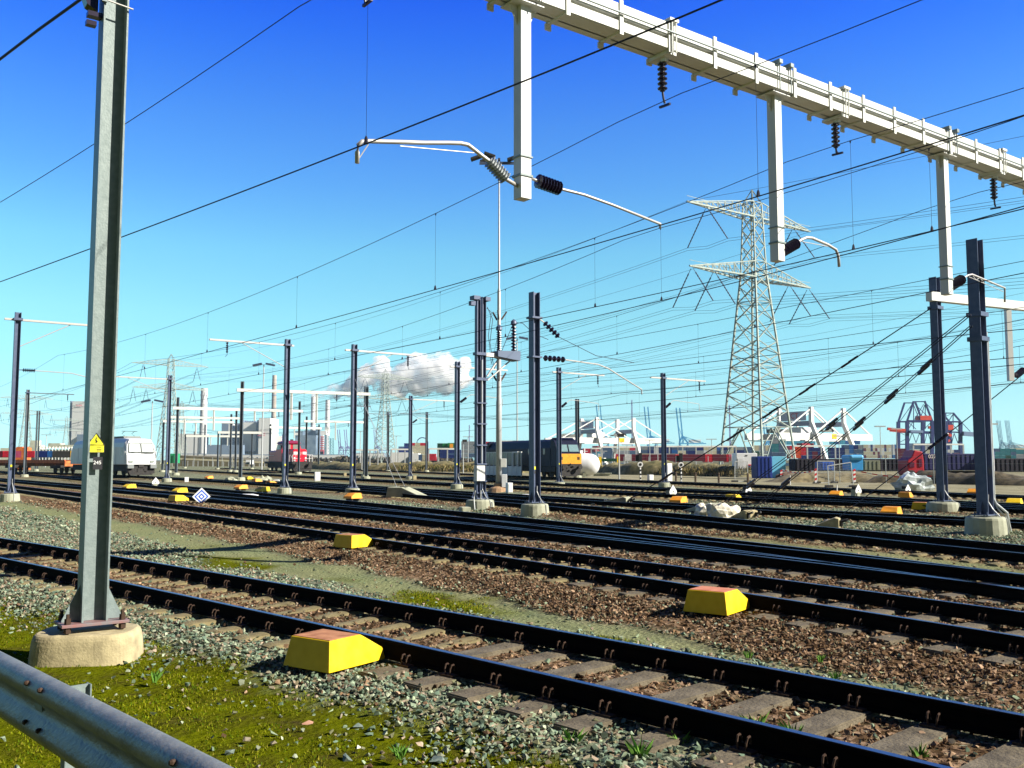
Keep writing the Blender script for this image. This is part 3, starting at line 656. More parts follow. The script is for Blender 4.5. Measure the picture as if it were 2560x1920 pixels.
# ------------------------------------------------------------------ numbered mast in front
p0 = at(230, 1552, 9.75); p0.z = 0
M0 = thing('numbered_mast', 'big galvanised H-section mast with number plate 245 and yellow warning sign', 'mast', (p0.x, p0.y, 0), RZ, 'catenary masts of the yard')
hbeam(MB(), .40, 9.6, .25, .018).build('column', M_galv, M0)
fd = MB(); n = 56; vs = []
prof = [(-.1,1.02),(.0,1.0),(.10,.985),(.20,.965),(.245,.95),(.272,.93),(.29,.905),(.30,.87)]
for z_, s in prof:
    for k in range(n):
        a = 2*math.pi*k/n; cx, sx = math.cos(a), math.sin(a); e = .6
        vs.append((.52*s*math.copysign(abs(cx)**e, cx), .42*s*math.copysign(abs(sx)**e, sx), z_))
fs = [(i*n+k, i*n+(k+1)%n, (i+1)*n+(k+1)%n, (i+1)*n+k) for i in range(len(prof)-1) for k in range(n)]+[tuple(range(7*n, 8*n))]
fd.add(vs, fs); fo = fd.build('foundation', M_conc, M0, smooth=False); fo.location = (-.02,.05,0); fo.rotation_euler = (0,0,-.5)
bp = MB(); bp.box((0,0,.385), (.64,.40,.03)); bp.build('base_plate', mat('stained_steel', (.20,.19,.20), .6, .3, col2=(.30,.14,.13), scale=9), M0, bevel=.003)
for sx in (-1, 1):
    for sy in (-1, 1):
        MB().lathe((sx*.26,sy*.15,.28), (sx*.26,sy*.15,.50), [(0,.016),(.15,.016),(.15,.036),(.36,.036),(.36,.016),(.55,.016),(.55,.032),(.80,.030),(.8,.016),(1,.016)], 6).build('anchor_bolt', M_clip, M0)
for s in (-1, 1): MB().prism([(0,0),(.165,0),(.165,.02),(.0,.37)], (s*.125, -.006, .402), (s,0,0), (0,0,1), (0,.012,0)).build('gusset', M_galv, M0)
def on_m0(px, py):
    """height on the mast for a pixel"""
    return at(px, py, p0.y-.08).z
SY = -.075; SX = min(((abs(proj(Vector((p0.x,p0.y,2.2))+Matrix.Rotation(RZ,3,'Z')@Vector((x/500-.005,SY,0)))[0]-240.5), x/500) for x in range(-50,50)))[1]
zt_, zb_ = on_m0(242,1083), on_m0(240,1131); zm = on_m0(240,1112); hw = .082
sg = MB(); sg.prism([(-hw,zb_-zm),(hw,zb_-zm),(hw,0),(0,zt_-zm),(-hw,0)], (-.005,SY,zm), (1,0,0), (0,0,1), (0,.004,0)); so_ = sg.build('warning_sign', M_signy, M0); so_.location.x = SX
e = MB(); P_ = [(-hw,zb_-zm),(hw,zb_-zm),(hw,0),(0,zt_-zm),(-hw,0)]
for i in range(5): a, b_ = P_[i], P_[(i+1)%5]; e.bar((a[0]-.005,SY-.0025,zm+a[1]), (b_[0]-.005,SY-.0025,zm+b_[1]), .006, .005)
e.bar((-hw-.005,SY-.0025,zm), (hw-.005,SY-.0025,zm), .006, .005)
e.add([(-.008,SY-.0032,zm+.075),(-.016,SY-.0032,zm+.04),(-.006,SY-.0032,zm+.045),(-.012,SY-.0032,zm+.018),(.010,SY-.0032,zm+.030),(.006,SY-.0032,zm+.024),(-.002,SY-.0032,zm+.052),(-.010,SY-.0032,zm+.048),(0,SY-.0032,zm+.075)], [(0,1,2,3,4,5,6,7,8)])
for q in (.022, .045, .062): e.box((.025,SY-.0028,zm-q), (.05,.002,.006))
e.build('sign_print', M_bplate, so_, fix=False)
z1, z2 = on_m0(240,1142), on_m0(240,1174)
np_ = MB().box((.016+SX,SY,(z1+z2)/2), (.092,.004,z1-z2)).build('number_plate', M_bplate, M0)
text('plate_number', '245', .052, M_signw, np_, (.012+SX,SY-.0032,(z1+z2)/2+.005), (math.pi/2,0,0), .0006)
MB().tube([(-.16,-.16,on_m0(250,12)),(.16,-.16,on_m0(250,12)-.03)], .009, 8).build('clamp_rod', M_alu, M0)
zc = on_m0(230,0); c = MB(); c.prism([(-.05,.5),(-.05,-.16),(-.16,-.10),(-.38,.5)], (-.12,-.05,zc), (1,0,0), (0,0,1), (0,.14,0)); c.box((-.20,-.02,zc-.2), (.14,.10,.05)); c.box((-.23,-.02,zc-.30), (.10,.08,.05)); c.build('feeder_bracket', M_ins, M0)
MB().box((-.13,-.15,zc-.0), (.05,.04,.16)).build('clamp_plate', M_galv, M0)
fc = [p0+Vector((-.25,-.1,zc+.05))]
for s in (1.5,4.1,8,14,24,45): fc.append(Vector((p0.x-.25-.71*s, p0.y-.1+.70*s, zc+.05+.55*(1-math.exp(-s/7)))))
tag(MB().tube(fc, .017, 6).build('feeder_cable', M_wire), 'thick dark feeder cable running up out of the frame from the bracket of mast 245', 'cable')

# ------------------------------------------------------------------ main gantry
gd = Vector((.808,.589,0)); gp = Vector((-1.9,11.8,0)); G = lambda t, z=0, o=0: gp+gd*t+Vector((.589*o, -.808*o, z))
zb = at(1860, 208, G(7.5).y).z-.02; GH = .44
gan = thing('gantry_beam', 'heavy white steel gantry beam crossing overhead, with three hanging posts', 'gantry', gp, math.atan2(.589,.808))
g0, g1 = -3.2, 27.
gm = MB()
gm.box(((g0+g1)/2, -.12, zb+.335), (g1-g0, .20, .21)); gm.box(((g0+g1)/2, -.12, zb+.085), (g1-g0, .20, .17)); gm.box(((g0+g1)/2, .0, zb+.22), (g1-g0-.02, .34, .05+.03)); gm.box(((g0+g1)/2, -.06, zb+.015), (g1-g0, .30, .028))
gm.box(((g0+g1)/2, .14, zb+.22), (g1-g0, .16, .438)); gm.box(((g0+g1)/2, -.228, zb+.335), (g1-g0, .02, .225)); gm.box(((g0+g1)/2, -.228, zb+.085), (g1-g0, .02, .15))
gm.build('beam', M_white, gan)
for i in range(27):
    t = -2.2+1.083*i
    c = MB(); c.box((t,-.248,zb+.22), (.075,.022,.56)); c.box((t,0,zb-.015), (.06,.50,.03)); c.box((t,.245,zb+.18), (.07,.022,.54)); c.box((t,.245,zb-.06), (.11,.03,.10)); c.build('clamp_plate', M_white, gan)
MB().tube([(g0,-.29,zb+.27), (g1,-.29,zb+.27)], .018, 6).build('conduit', M_galv, gan)
posts = [2.54, 8.33, 14.1]; bots = [at(1304,499,G(2.54).y).z, at(1934,654,G(8.33).y).z, at(2356,737,G(14.1).y).z]
for t, zz in zip(posts, bots):
    c = MB(); c.box((t,0,(zz+zb)/2), (.185,.185,zb-zz)); c.box((t,0,zb-.04), (.52,.40,.02))
    for s in (-1, 1): c.prism([(0,0),(.15,.28),(.15,.30),(0,.30)], (t+s*.0925,-.01,zb-.34), (s,0,0), (0,0,1), (0,.02,0))
    po = c.build('hanging_post', M_postw, gan, bevel=.004)
    MB().box((t,0,zz+.34), (.22,.22,.03)).box((t,0,zz+.62), (.22,.22,.02)).build('band_clamp', M_galv, po)
    c = MB()
    for dx in (-.16, .16): c.tube([(t+dx,-.27,zb-.02),(t+dx,-.27,zb+.54)], .012, 6); c.box((t+dx,-.2,zb+.50), (.09,.22,.07))
    c.build('clamp_bolt', M_galv, po)
inst = [-.05, 5.44, 10.2, 16.35]; zi = [8.0]*4
for t, y in zip(inst, (5, 263, 384, 520)):
    P = G(t); px = proj((P.x, P.y, 8))[0]; zc_ = at(px, y, P.y).z
    h = MB(); h.box((t,0,zb-.05), (.20,.46,.05)); h.box((t,-.05,zb-.10), (.08,.10,.08))
    for dx in (-.045,.045): h.tube([(t+dx,-.28,zb-.05),(t+dx,-.28,zb+.52)], .010, 6); h.tube([(t+dx+.02,-.28,zb-.05),(t+dx+.02,-.28,zb+.50)], .006, 5)
    h.box((t,-.2,zb+.49), (.20,.20,.05)); h.build('insulator_hanger', M_white, gan)
    insulator('hanging_insulator', (t,0,zb-.12), (t,0,zb-.12-.50), gan, .085, 6, rc=.045)
    MB().tube([(t,0,zb-.62),(t+.02,0,zb-.74),(t+.05,0,zc_+.04)], .020, 6).bar((t+.05,-.12,zc_), (t+.05,.12,zc_+.01), .035).build('wire_clamp', M_ins, gan)
# steady arms under the posts, drawn in the gantry plane
def gl(px, py, o=0.):
    P = onplane(px, py, gp, gd); return Vector(((P-gp).dot(gd), o, P.z))
def garm(pins, ptube, brace=None, m=M_ins, r=.10, rt=.030, n=8, label=None):
    a, b_ = gl(*pins[0]), gl(*pins[1]); insulator('arm_insulator', a, b_, gan, r, n, m=m, rc=.055)
    MB().tube([gl(*q) for q in ptube], rt, 8).build('registration_arm', M_alu, gan, smooth=True)
    if brace:
        c = MB()
        for q0, q1 in brace: c.tube([gl(*q0), gl(*q1)], .008, 5)
        c.build('brace', M_alu, gan)
garm([(1265,448),(1222,402)], [(1296,466),(1265,448),(1222,402),(1203,388),(1188,376),(1170,362),(1152,358),(1120,357),(1060,357),(1000,355),(925,353),(905,354),(896,362),(893,380),(893,408)], [((1000,365),(1185,382)),((921,361),(898,395))], m=M_insg, r=.105)
garm([(1343,452),(1400,472)], [(1326,445),(1343,452),(1400,472),(1460,487),(1530,512),(1651,560),(1650,571)], m=M_ins, r=.11, rt=.022)
garm([(1950,632),(1992,608)], [(1940,640),(1950,632),(1992,608),(2002,600),(2016,594),(2030,595),(2070,612),(2090,624),(2096,640),(2098,667)], [((2005,604),(2070,616))], r=.11, rt=.028)
garm([(2372,718),(2405,698)], [(2366,724),(2372,718),(2405,698),(2420,688),(2430,686),(2512,720),(2512,755)], [((2422,692),(2508,729)),((2430,686),(2440,700)),((2450,694),(2460,708)),((2440,700),(2450,694))], r=.12, rt=.022)
# ------------------------------------------------------------------ lower white beam at the east masts, and far portals
def portal(label, pa, pb, za, hb, cols=(), drops=(), wcol=.26, m=M_white, ext=0., ins=()):
    """beam between two pixels at known height za (m)"""
    def fix(px, py):
        v = (960-py)/F; k = (SP+v*CP)/(CP-v*SP); Yd = (za-CH)/k; return at(px, py, Yd)
    A, B = fix(*pa), fix(*pb); c0 = Vector((A.x, A.y, 0)); t = thing('portal_gantry', label, 'gantry', c0, 0, 'white portal gantries over the yard')
    MB(c0).bar(A-(B-A).normalized()*ext, B+(B-A).normalized()*ext, .30, hb).build('beam', m, t)
    for px, yb_, yt_ in cols:
        k = (px-pa[0])/(pb[0]-pa[0]); q = A.lerp(B, k)
        for _ in range(3):
            k += (px-proj(q)[0])/(pb[0]-pa[0]); q = A.lerp(B, k)
        g_ = Vector((q.x, q.y, 0)); mb = MB(c0); tz_ = at(px, yt_, q.y).z
        for s in (-1, 1): mb.box(g_+Vector((s*wcol/2, .25, tz_/2)), (.03,.28,tz_))
        mb.box(g_+Vector((0,.25,tz_/2)), (wcol-.04,.03,tz_)); mb.build('column', M_mastf, t); MB(c0).lathe(g_+Vector((0,.25,-.02)), g_+Vector((0,.25,.35)), [(0,.5),(.9,.46),(1,.4)], 12).build('foundation', M_concf, t)
    for px, y1 in drops:
        k = (px-pa[0])/(pb[0]-pa[0]); q = A.lerp(B, k)
        for _ in range(3):
            k += (px-proj(q)[0])/(pb[0]-pa[0]); q = A.lerp(B, k)
        MB(c0).bar(q, Vector((q.x, q.y, at(px, y1, q.y).z)), .20).build('hanging_post', m, t)
    for px in ins:
        k = (px-pa[0])/(pb[0]-pa[0]); q = A.lerp(B, k)
        insulator('insulator', q-c0-Vector((0,0,hb/2)), q-c0-Vector((0,0,hb/2+.7)), t, .10, 5)
    return t, A, B
bA = at(2322, 741, pR2.y-.25); bB = onplane(2600, 800, (bA.x,bA.y,0), Vector((.90,.43,0)))
pg = thing('portal_gantry', 'short white beam bolted to the two dark masts at the east edge', 'gantry', (bA.x, bA.y, 0), 0, 'white portal gantries over the yard')
bB = Vector((bA.x+.90*13, bA.y+.43*13, bA.z)); MB((bA.x,bA.y,0)).bar(bA, bB, .28, .34).build('beam', M_white, pg)
for f, l in ((.40, 3.4), (.83, 3.0)):
    q = bA.lerp(bB, f); 
for px, py in ((2519, 952),):
    best = min((abs(proj(bA.lerp(bB, f/200))[0]-px), f/200) for f in range(200))[1]; q = bA.lerp(bB, best)
    MB((bA.x,bA.y,0)).bar(q, (q.x,q.y,at(px,py,q.y).z), .20).build('hanging_post', M_postw, pg)
    qz = at(px,py,q.y).z; o_ = Vector((q.x-bA.x, q.y-bA.y, 0)); insulator('steady_insulator', o_+Vector((.25,.1,qz+.2)), o_+Vector((.7,.3,qz+.5)), pg, .12, 6); MB().tube([o_+Vector((.7,.3,qz+.5)), o_+Vector((1.0,.45,qz+.65)), o_+Vector((2.6,1.2,qz+.4))], .03, 6).build('steady_arm', M_alu, pg)
portal('white portal beam with twin hanging posts above the sidings near the red locomotive', (592,975), (925,985.5), 8.9, .30, cols=[(604,1203,953),(917,1194,968)], drops=[(729,1050),(792,1058)], ins=(838,))
portal('longest pale portal beam across the junction, seen beside the round white chimney', (432,1020), (757,1028), 9.0, .36, cols=[(443,1188,993),(748,1172,1003)], drops=[(535,1076),(637,1052)], ins=(694,))
portal('second pale portal beam below the longest one, in front of the white chimney', (427,1043), (600,1046), 9.0, .36, cols=[(424,1170,1030),(590,1169,1024)], drops=[(462,1085)])
portal('third pale portal beam, lower and farther, its west end by the twin grey masts', (407,1053), (585,1056), 8.6, .36, cols=[(408,1168,1050),(577,1168,1035)], drops=[(490,1085)])
portal('pale portal beam in front of the two steaming stacks', (760,1053), (912,1056), 8.8, .36, cols=[(766,1180,1041),(910,1190,1045)], drops=[(839,1100)], ins=(870,))
portal('pale portal beam over the cab of the red locomotive', (674,1068), (803,1071), 8.8, .40, cols=[(676,1168,1060),(797,1171,1061)], drops=[(736,1096)])
portal('small far portal beam beside the white plant building', (545,1081), (655,1082), 8., .5, cols=[(545,1163,1078),(630,1156,1080)])
portal('low far portal beam crossing the foot of the round white chimney', (465,1090), (600,1091), 8., .5, cols=[(463,1160,1085)], drops=[(527,1114),(569,1114)])
far = [(451,1158,1073,'beside the green cabin'),(484,1160,1079,'in front of the chimney foot'),(510,1164,1061,'just right of the chimney'),(494,1160,1094,'at the embankment end'),(551,1162,1083,'before the grey plant block'),(628,1155,1087,'in front of the white plant building'),(674,1168,1062,'left of the red locomotive hood'),(416,1166,1054,'at the green cabin edge')]
for px, yb, yt, w in far: mast('thin distant mast '+w, px, yb, yt, detail=1, b=.5, fr=.6)

# ------------------------------------------------------------------ overhead wires
def track_point(k, s_from_g, tbl):
    pass
def line(k, label, off=0., zc=5.8, zm=8.0, n_after=4, sag=.65, s0=0., r=1., span=46., wander=.22):
    P = TRK[k]; d, nrm = frame(P); P = P+nrm*off
    # start: crossing of the gantry line
    sd_ = (P[:,0]-gp.x)*.589-(P[:,1]-gp.y)*.808; i0 = int(np.argmin(np.abs(sd_)))
    s = np.r_[0, np.cumsum(np.hypot(*np.diff(P, axis=0).T))]; sg_ = s[i0]+s0
    o = Vector((P[i0,0], P[i0,1], 0)); t = thing('overhead_line', label, 'overhead line', o, 0, 'overhead lines along the tracks')
    S_ = np.arange(max(0, sg_-40), min(s[-1], sg_+span*n_after), 1.5)
    X, Y = np.interp(S_, s, P[:,0]), np.interp(S_, s, P[:,1]); d_ = np.interp(S_, s, nrm[:,0]), np.interp(S_, s, nrm[:,1])
    f = ((S_-sg_)/span); ph = f-np.floor(f); wz = wander*np.cos(math.pi*f)*0
    zmz = zm-sag*4*ph*(1-ph)
    con = [Vector((x, y, zc)) for x, y in zip(X, Y)]; mes = [Vector((x, y, z_)) for x, y, z_ in zip(X, Y, zmz)]
    MB(o).tube(con, .0095*r, 5).build('contact_wire', M_wire, t); MB(o).tube(mes, .0072*r, 5).build('messenger_wire', M_wire, t)
    for j in range(3, len(S_)-2):
        if abs((S_[j]-sg_+2.2) % 7.6) < 1.5:
            dr = MB(o); dr.tube([mes[j], con[j]], .0030*r, 4); dr.lathe(con[j]+Vector((0,0,.10)), con[j], [(0,.006),(.3,.02),(1,.03)], 6); dr.lathe(mes[j], mes[j]-Vector((0,0,.05)), [(0,.02),(1,.008)], 5); dr.build('dropper', M_wire, t)
    return t
line('A', 'overhead line above the closest track, clamped by the long bent arm over the numbered mast', zm=8.05)
line('B', 'overhead line above the second track, held by the straight tube arm', zm=7.85)
line('C', 'overhead line above the third track, passing the curved arm before the big pylon', zm=7.85, off=-.3, n_after=3)
line('D', 'overhead line diverging beside the one over the third track', zm=7.6, off=-.2, n_after=2, s0=6)
line('E', 'overhead line of the track behind the middle masts, held by the lattice arm', zm=7.75, off=-.3, n_after=3)
line('G', 'overhead line just beyond the anchor wedges', r=1.3, n_after=2, zm=7.9)
line('H', 'overhead line over the track with the pale verge', r=1.5, n_after=2, zm=7.9)
line('I', 'overhead line leading to the red locomotive', r=1.7, n_after=2, zm=7.9)
line('J', 'overhead line above the dark locomotive', r=2., n_after=2, zm=7.9)

# ------------------------------------------------------------------ guy cables and anchor blocks (east)
def anchor_block(label, pts, h, w, ang, m=M_concf, L_=2.1):
    p = pts; t = thing('anchor_block', label, 'anchor block', (p.x, p.y, 0), ang, 'concrete anchor wedges')
    b = MB(); b.prism([(0,-.1),(0,h*.9),(-.12,h),(-L_,.05),(-L_,-.1)], (0,-w/2,0), (1,0,0), (0,0,1), (0,w,0)); b.build('block', m, t, bevel=.02)
    f = MB()
    for s in (-.2,.2): f.box((.03,s,h*.5), (.10,.08,.18)); f.lathe((.0,s,h*.62), (.22,s,h*.80), [(0,.03),(1,.04)], 6)
    f.build('anchor_fitting', M_black, t)
    l = MB()
    for x in (-.2*L_,-.5*L_): l.tube([(x,-.05,h*.45-.05),(x-.03,-.05,h*.75),(x+.05,.05,h*.75),(x+.02,.05,h*.4)], .012, 5)
    l.build('lifting_loop', M_mast, t); return t
AN = [(1572,1270,'pale concrete wedge anchoring a cable pair, west of the plastic-wrapped one'),(1800,1290,'concrete wedge half covered by a plastic sheet'),(1880,1300,'tan-faced concrete wedge east of the plastic sheet'),(2100,1322,'small tan concrete wedge nearest the dark masts')]
ends = [(R2, at(2328,770,pR2.y-.3), 0), (R1, at(2424,787,pR1.y-.3), 0), (R1, at(2428,815,pR1.y-.3), 0), (None, Vector((17.6,24.5,7.6)), 0)]
apts = []
for i, (px, py, lb) in enumerate(AN):
    p = un(px, py, 0); e_ = ends[i][1]; ang = math.atan2(e_.y-p.y, e_.x-p.x); anchor_block(lb, p, .48 if i < 2 else .34, .75 if i < 2 else .6, ang, M_concf if i < 2 else M_conc, 2.1 if i < 2 else .8); apts.append((p, e_))
for i, (p, e_) in enumerate(apts):
    a = p+Vector((0,0,.36)); dd = (e_-a); sd_ = dd.cross(Vector((0,0,1))).normalized()*.16
    t = thing('guy_cable', ['pair of guy cables from the west wedge up to the mast with the white beam','pair of guy cables from the plastic-covered wedge up to the thickest mast','pair of guy cables from the tan-faced wedge, ending on the thickest mast collar','pair of guy cables from the small tan wedge, rising out past the east edge'][i], 'guy cable', a, 0, 'paired guy cables of the end masts')
    for s in (-1, 1):
        q0 = a+sd_*s*.6; q1 = e_+sd_*s*.4; mb = MB(a); L_ = (q1-q0).length
        pts = [q0.lerp(q1, k/12)-Vector((0,0,.12*math.sin(math.pi*k/12))) for k in range(13)]; mb.tube(pts, .014, 5).build('cable', M_wire, t)
        for f in ([.12,.36,.48,.60,.735] if i == 0 else [.14,.5] if i == 1 else [.16,.52,.66,.80] if i == 2 else [.30,.72]):
            k = f+.012*s; c0 = q0.lerp(q1, k)-Vector((0,0,.12*math.sin(math.pi*k))); c1 = q0.lerp(q1, k+.45/L_)-Vector((0,0,.12*math.sin(math.pi*(k+.45/L_)))); MB(a).lathe(c0, c1, [(0,.02),(.05,.045),(.95,.045),(1,.02)], 8).build('strain_insulator', M_ins, t)
# wedge with thin stays in the middle
p = un(975, 1248, 0); t = thing('anchor_block', 'pale concrete wedge with two thin stays, between the orange box and the twin-column mast', 'anchor block', p, R(-18), 'concrete anchor wedges')
MB().prism([(0,-.1),(.15,.62),(.95,.62),(2.3,.06),(2.3,-.1)], (-.3,0,0), (1,0,0), (0,0,1), (0,1.0,0)).build('block', M_concf, t, bevel=.03)
MB().box((.5,.5,.64), (.3,.1,.03)).box((.8,.3,.64), (.1,.2,.03)).build('anchor_fitting', M_black, t)
gc = thing('guy_cable', 'two thin pale stays rising from the middle wedge to the mast over the orange box', 'guy cable', p)
top = at(888, 948, un(881,1236,0).y); a = p+Vector((.3,.4,.6)); 
for s in (0, .45): MB(p).tube([a+Vector((s,0,0)), top+Vector((0,0,-s*1.2))], .012, 5).build('cable', M_pole, gc)
# plastic sheet over the second wedge
def crumple(name, label, c, size, seed, m, n=26, parent=None, cat_='plastic sheet', sub=3):
    bm = bmesh.new(); bmesh.ops.create_icosphere(bm, subdivisions=sub, radius=1); r_ = random.Random(seed)
    from mathutils import noise as mn
    for v in bm.verts:
        q = v.co*1.9+Vector((seed*3.1,0,0)); k = 1+.38*mn.noise(q)+.20*mn.noise(q*2.7)+.10*mn.noise(q*6)
        v.co = Vector((v.co.x*size[0]*k, v.co.y*size[1]*k, max(-.05, (v.co.z*.75+.35)*size[2]*k)))
    me = bpy.data.meshes.new(name); bm.to_mesh(me); bm.free(); me.materials.append(m); o = bpy.data.objects.new(name, me); link(o); o.location = c; return tag(o, label, cat_)
q = un(1765, 1292, 0); crumple('plastic_sheet', 'crumpled translucent white plastic sheet draped over an anchor wedge', q, (.40,.35,.44), 3, M_plast); 
q = un(1808, 1297, 0); crumple('plastic_sheet', 'second lobe of white plastic sheet, tied to the guy cable', q, (.55,.35,.50), 8, M_plast)
q = un(2285, 1226, 0); crumple('wrapped_pile', 'heap of material wrapped in clear and white plastic beyond the farthest track', q, (1.2,.8,1.05), 5, mat('clear_wrap', (.30,.36,.36), .25, col2=(.62,.68,.68), scale=2.5, bump=1., bscale=6), cat_='wrapped pile')
# ------------------------------------------------------------------ yellow and orange boxes
def ybox(label, px, pyb, az=36., mirror=False, m=None, L=.76, W_=.60, h=.27, lid=True, zb=.125, slope=.30, name='track_box'):
    p = un(px, pyb, zb); t = thing(name, label, 'track box', (p.x, p.y, 0), R(90-az), 'yellow and orange equipment boxes between the rails')
    s = -1 if mirror else 1; b = MB(); i = .05
    bt = [(-L/2*s,-W_/2),(L/2*s,-W_/2),(L/2*s,W_/2),(-L/2*s,W_/2)]
    lo = [(x, y, zb) for x, y in bt]
    md = [(-L/2*s+i*s,-W_/2+i,zb+h),(L/2*s-slope*s,-W_/2+i,zb+h),(L/2*s-slope*s,W_/2-i,zb+h),(-L/2*s+i*s,W_/2-i,zb+h)]
    sh = [(L/2*s-.03*s,-W_/2+.02,zb+.42*h),(L/2*s-.03*s,W_/2-.02,zb+.42*h)]
    b.add(lo+md+sh, [(3,2,1,0),(4,5,6,7),(0,1,8,5,4),(2,3,7,6,9),(3,0,4,7),(1,2,9,8),(8,9,6,5)])
    b.build('cover', m or M_yel, t, bevel=.006)
    if lid:
        l = MB(); z = zb+h+.003; k = .012; l.box(((md[0][0]+md[1][0])/2, 0, z+.001), (abs(md[1][0]-md[0][0])-2*k, W_-2*i-2*k, .005)); l.build('lid', M_rust if lid != 2 else mat('faded_red_lid', (.45,.13,.06), .8, col2=(.55,.22,.12)), t)
    f = MB()
    for x in (-L*.3, L*.3): f.box((x,0,zb/2), (.08,W_*.7,zb+.02))
    f.build('foot', M_black, t)
    return t
ybox('large yellow box with a brown rusty lid, on the moss edge beside the closest track', 838, 1655, 34)
ybox('yellow box with a faded red lid beside the second track, between wooden sleepers', 1793, 1524, 36, lid=2)
ybox('yellow box with dark rusty lid touching the near rail of the second track', 886, 1366, 36)
ybox('bright orange sloped box in front of the mast with the eastward arm', 882, 1246, 36, mirror=True, m=M_ora, lid=False)
ybox('yellow sloped box in front of the white locomotive', 323, 1220, 36, mirror=True, lid=False)
ybox('upper yellow sloped box of the pair beside the blue and white diamond sign', 449, 1231, 36, mirror=True, lid=False)
ybox('lower yellow box of the pair beside the blue and white diamond sign', 446, 1252, 36, lid=False)
ybox('small orange box beside the pale cabinet near the green cabin', 522, 1196, 36, m=M_ora, lid=False, mirror=True)
ybox('orange box just west of the white slab, with a yellow one to its east', 602, 1222, 36, mirror=True, m=M_ora, lid=False)
ybox('yellow box beside the mast foundation, east of the orange box', 656, 1228, 36, mirror=True, lid=False)
ybox('small yellow box at the foot of the portal mast', 622, 1198, 36, lid=False)
ybox('rust orange box among the concrete lumps at the portal mast', 642, 1204, 36, m=M_ora, lid=False)
ybox('orange box next to the long white slab near the portal mast', 678, 1211, 36, m=M_ora, lid=False)
ybox('tiny yellow box beyond the red locomotive front', 811, 1172, 36, lid=False)
ybox('tiny yellow box near the far pair of masts, beside the small pylon foot', 985, 1175, 36, lid=False)
ybox('tiny yellow box between the far rails, east of the red locomotive', 842, 1173, 36, lid=False)
ybox('orange box leaning beside the spade-shaped signal with the tall cabinet behind', 1696, 1256, 36, m=M_ora, mirror=True, lid=False)
ybox('yellow box under the first guy cables, beyond the plastic sheet', 1834, 1250, 36, lid=False)
ybox('orange box between two spade-shaped signals', 2090, 1240, 36, m=M_ora, mirror=True, lid=False)
ybox('orange and yellow box right under the spade-shaped signal before the wrapped heap', 2264, 1243, 36, m=M_ora, lid=False)
ybox('bigger yellow box beside the foundation of the dark mast with the white beam', 2304, 1273, 36, lid=2)
ybox('orange box on the green ballast verge west of the dark mast', 2228, 1286, 36, m=M_ora, mirror=True, lid=False)
ybox('orange box on the far track between the two dark masts', 2434, 1234, 36, m=M_ora, mirror=True, lid=False)
ybox('yellow box half hidden east of the thickest mast', 2536, 1262, 36, mirror=True, lid=False)

# ------------------------------------------------------------------ spade-shaped dwarf signals
def dwarf(label, px, pyb, ytop):
    p = un(px, pyb, 0); H = at(px, ytop, p.y).z; t = thing('dwarf_signal', label, 'signal', p, R(32), 'spade-shaped dwarf signals'); s = .33
    MB().box((0,0,(H-.45)/2), (.24,.22,H-.45)).box((-.14,.1,(H-.3)/2), (.12,.3,H-.3)).build('pedestal', M_concf, t)
    MB().box((.0,.08,H-.30), (.34,.28,.36)).build('lamp_housing', M_black, t, bevel=.03)
    out = [(0,.5)]; 
    for k in range(1, 12):
        a = k/11; out.append((.30*math.sin(a*math.pi*.80)**.85+.0, .5-a*.62))
    out = [(0,.30),(.06,.22),(.14,.12),(.22,.02),(.255,-.08),(.23,-.17),(.15,-.21),(.05,-.20),(.0,-.19)]
    poly = out+[(-x, y) for x, y in out[-2:0:-1]]
    b = MB(); b.prism([(x*s*3, y*s*3) for x, y in poly], (0,-.10,H-.30*s*3), (1,0,0), (0,0,1), (0,.02,0)); bb = b.build('signal_board', M_signw, t)
    MB().lathe((0,-.10,H-.36), (0,-.13,H-.36), [(0,.035),(1,.03)], 10).build('lens', M_black, t)
dwarf('white spade-shaped signal near the white locomotive', 388, 1222, 1193)
dwarf('white spade-shaped signal in front of the tall white cabinet', 1680, 1247, 1212)
dwarf('white spade-shaped signal beyond the yellow box under the guy cables', 1869, 1241, 1211)
dwarf('white spade-shaped signal below the leaning fence panel', 2143, 1243, 1210)
dwarf('white spade-shaped signal in front of the plastic-wrapped heap', 2267, 1237, 1210)
# blue and white diamond sign
p = un(503, 1263, 0); pc = at(503, 1241.5, p.y); hs_ = 22*p.y/F
t = thing('diamond_sign', 'blue and white diamond-shaped sign with nested squares, low beside the third track', 'railway sign', p, R(30))
MB().box((0,.03,(pc.z-hs_*.6)/2), (.05,.05,pc.z-hs_*.6)).build('post', M_mast, t)
for i, (k, m_) in enumerate(((1, M_signw), (.80, M_blue), (.57, M_signw), (.38, M_blue), (.17, M_signw))):
    MB().prism([(0,k*hs_),(k*hs_,0),(0,-k*hs_),(-k*hs_,0)], (0,-.003*i,pc.z), (1,0,0), (0,0,1), (0,.003 if i else .012,0)).build('sign_plate' if i == 0 else 'diamond_mark', m_, t)

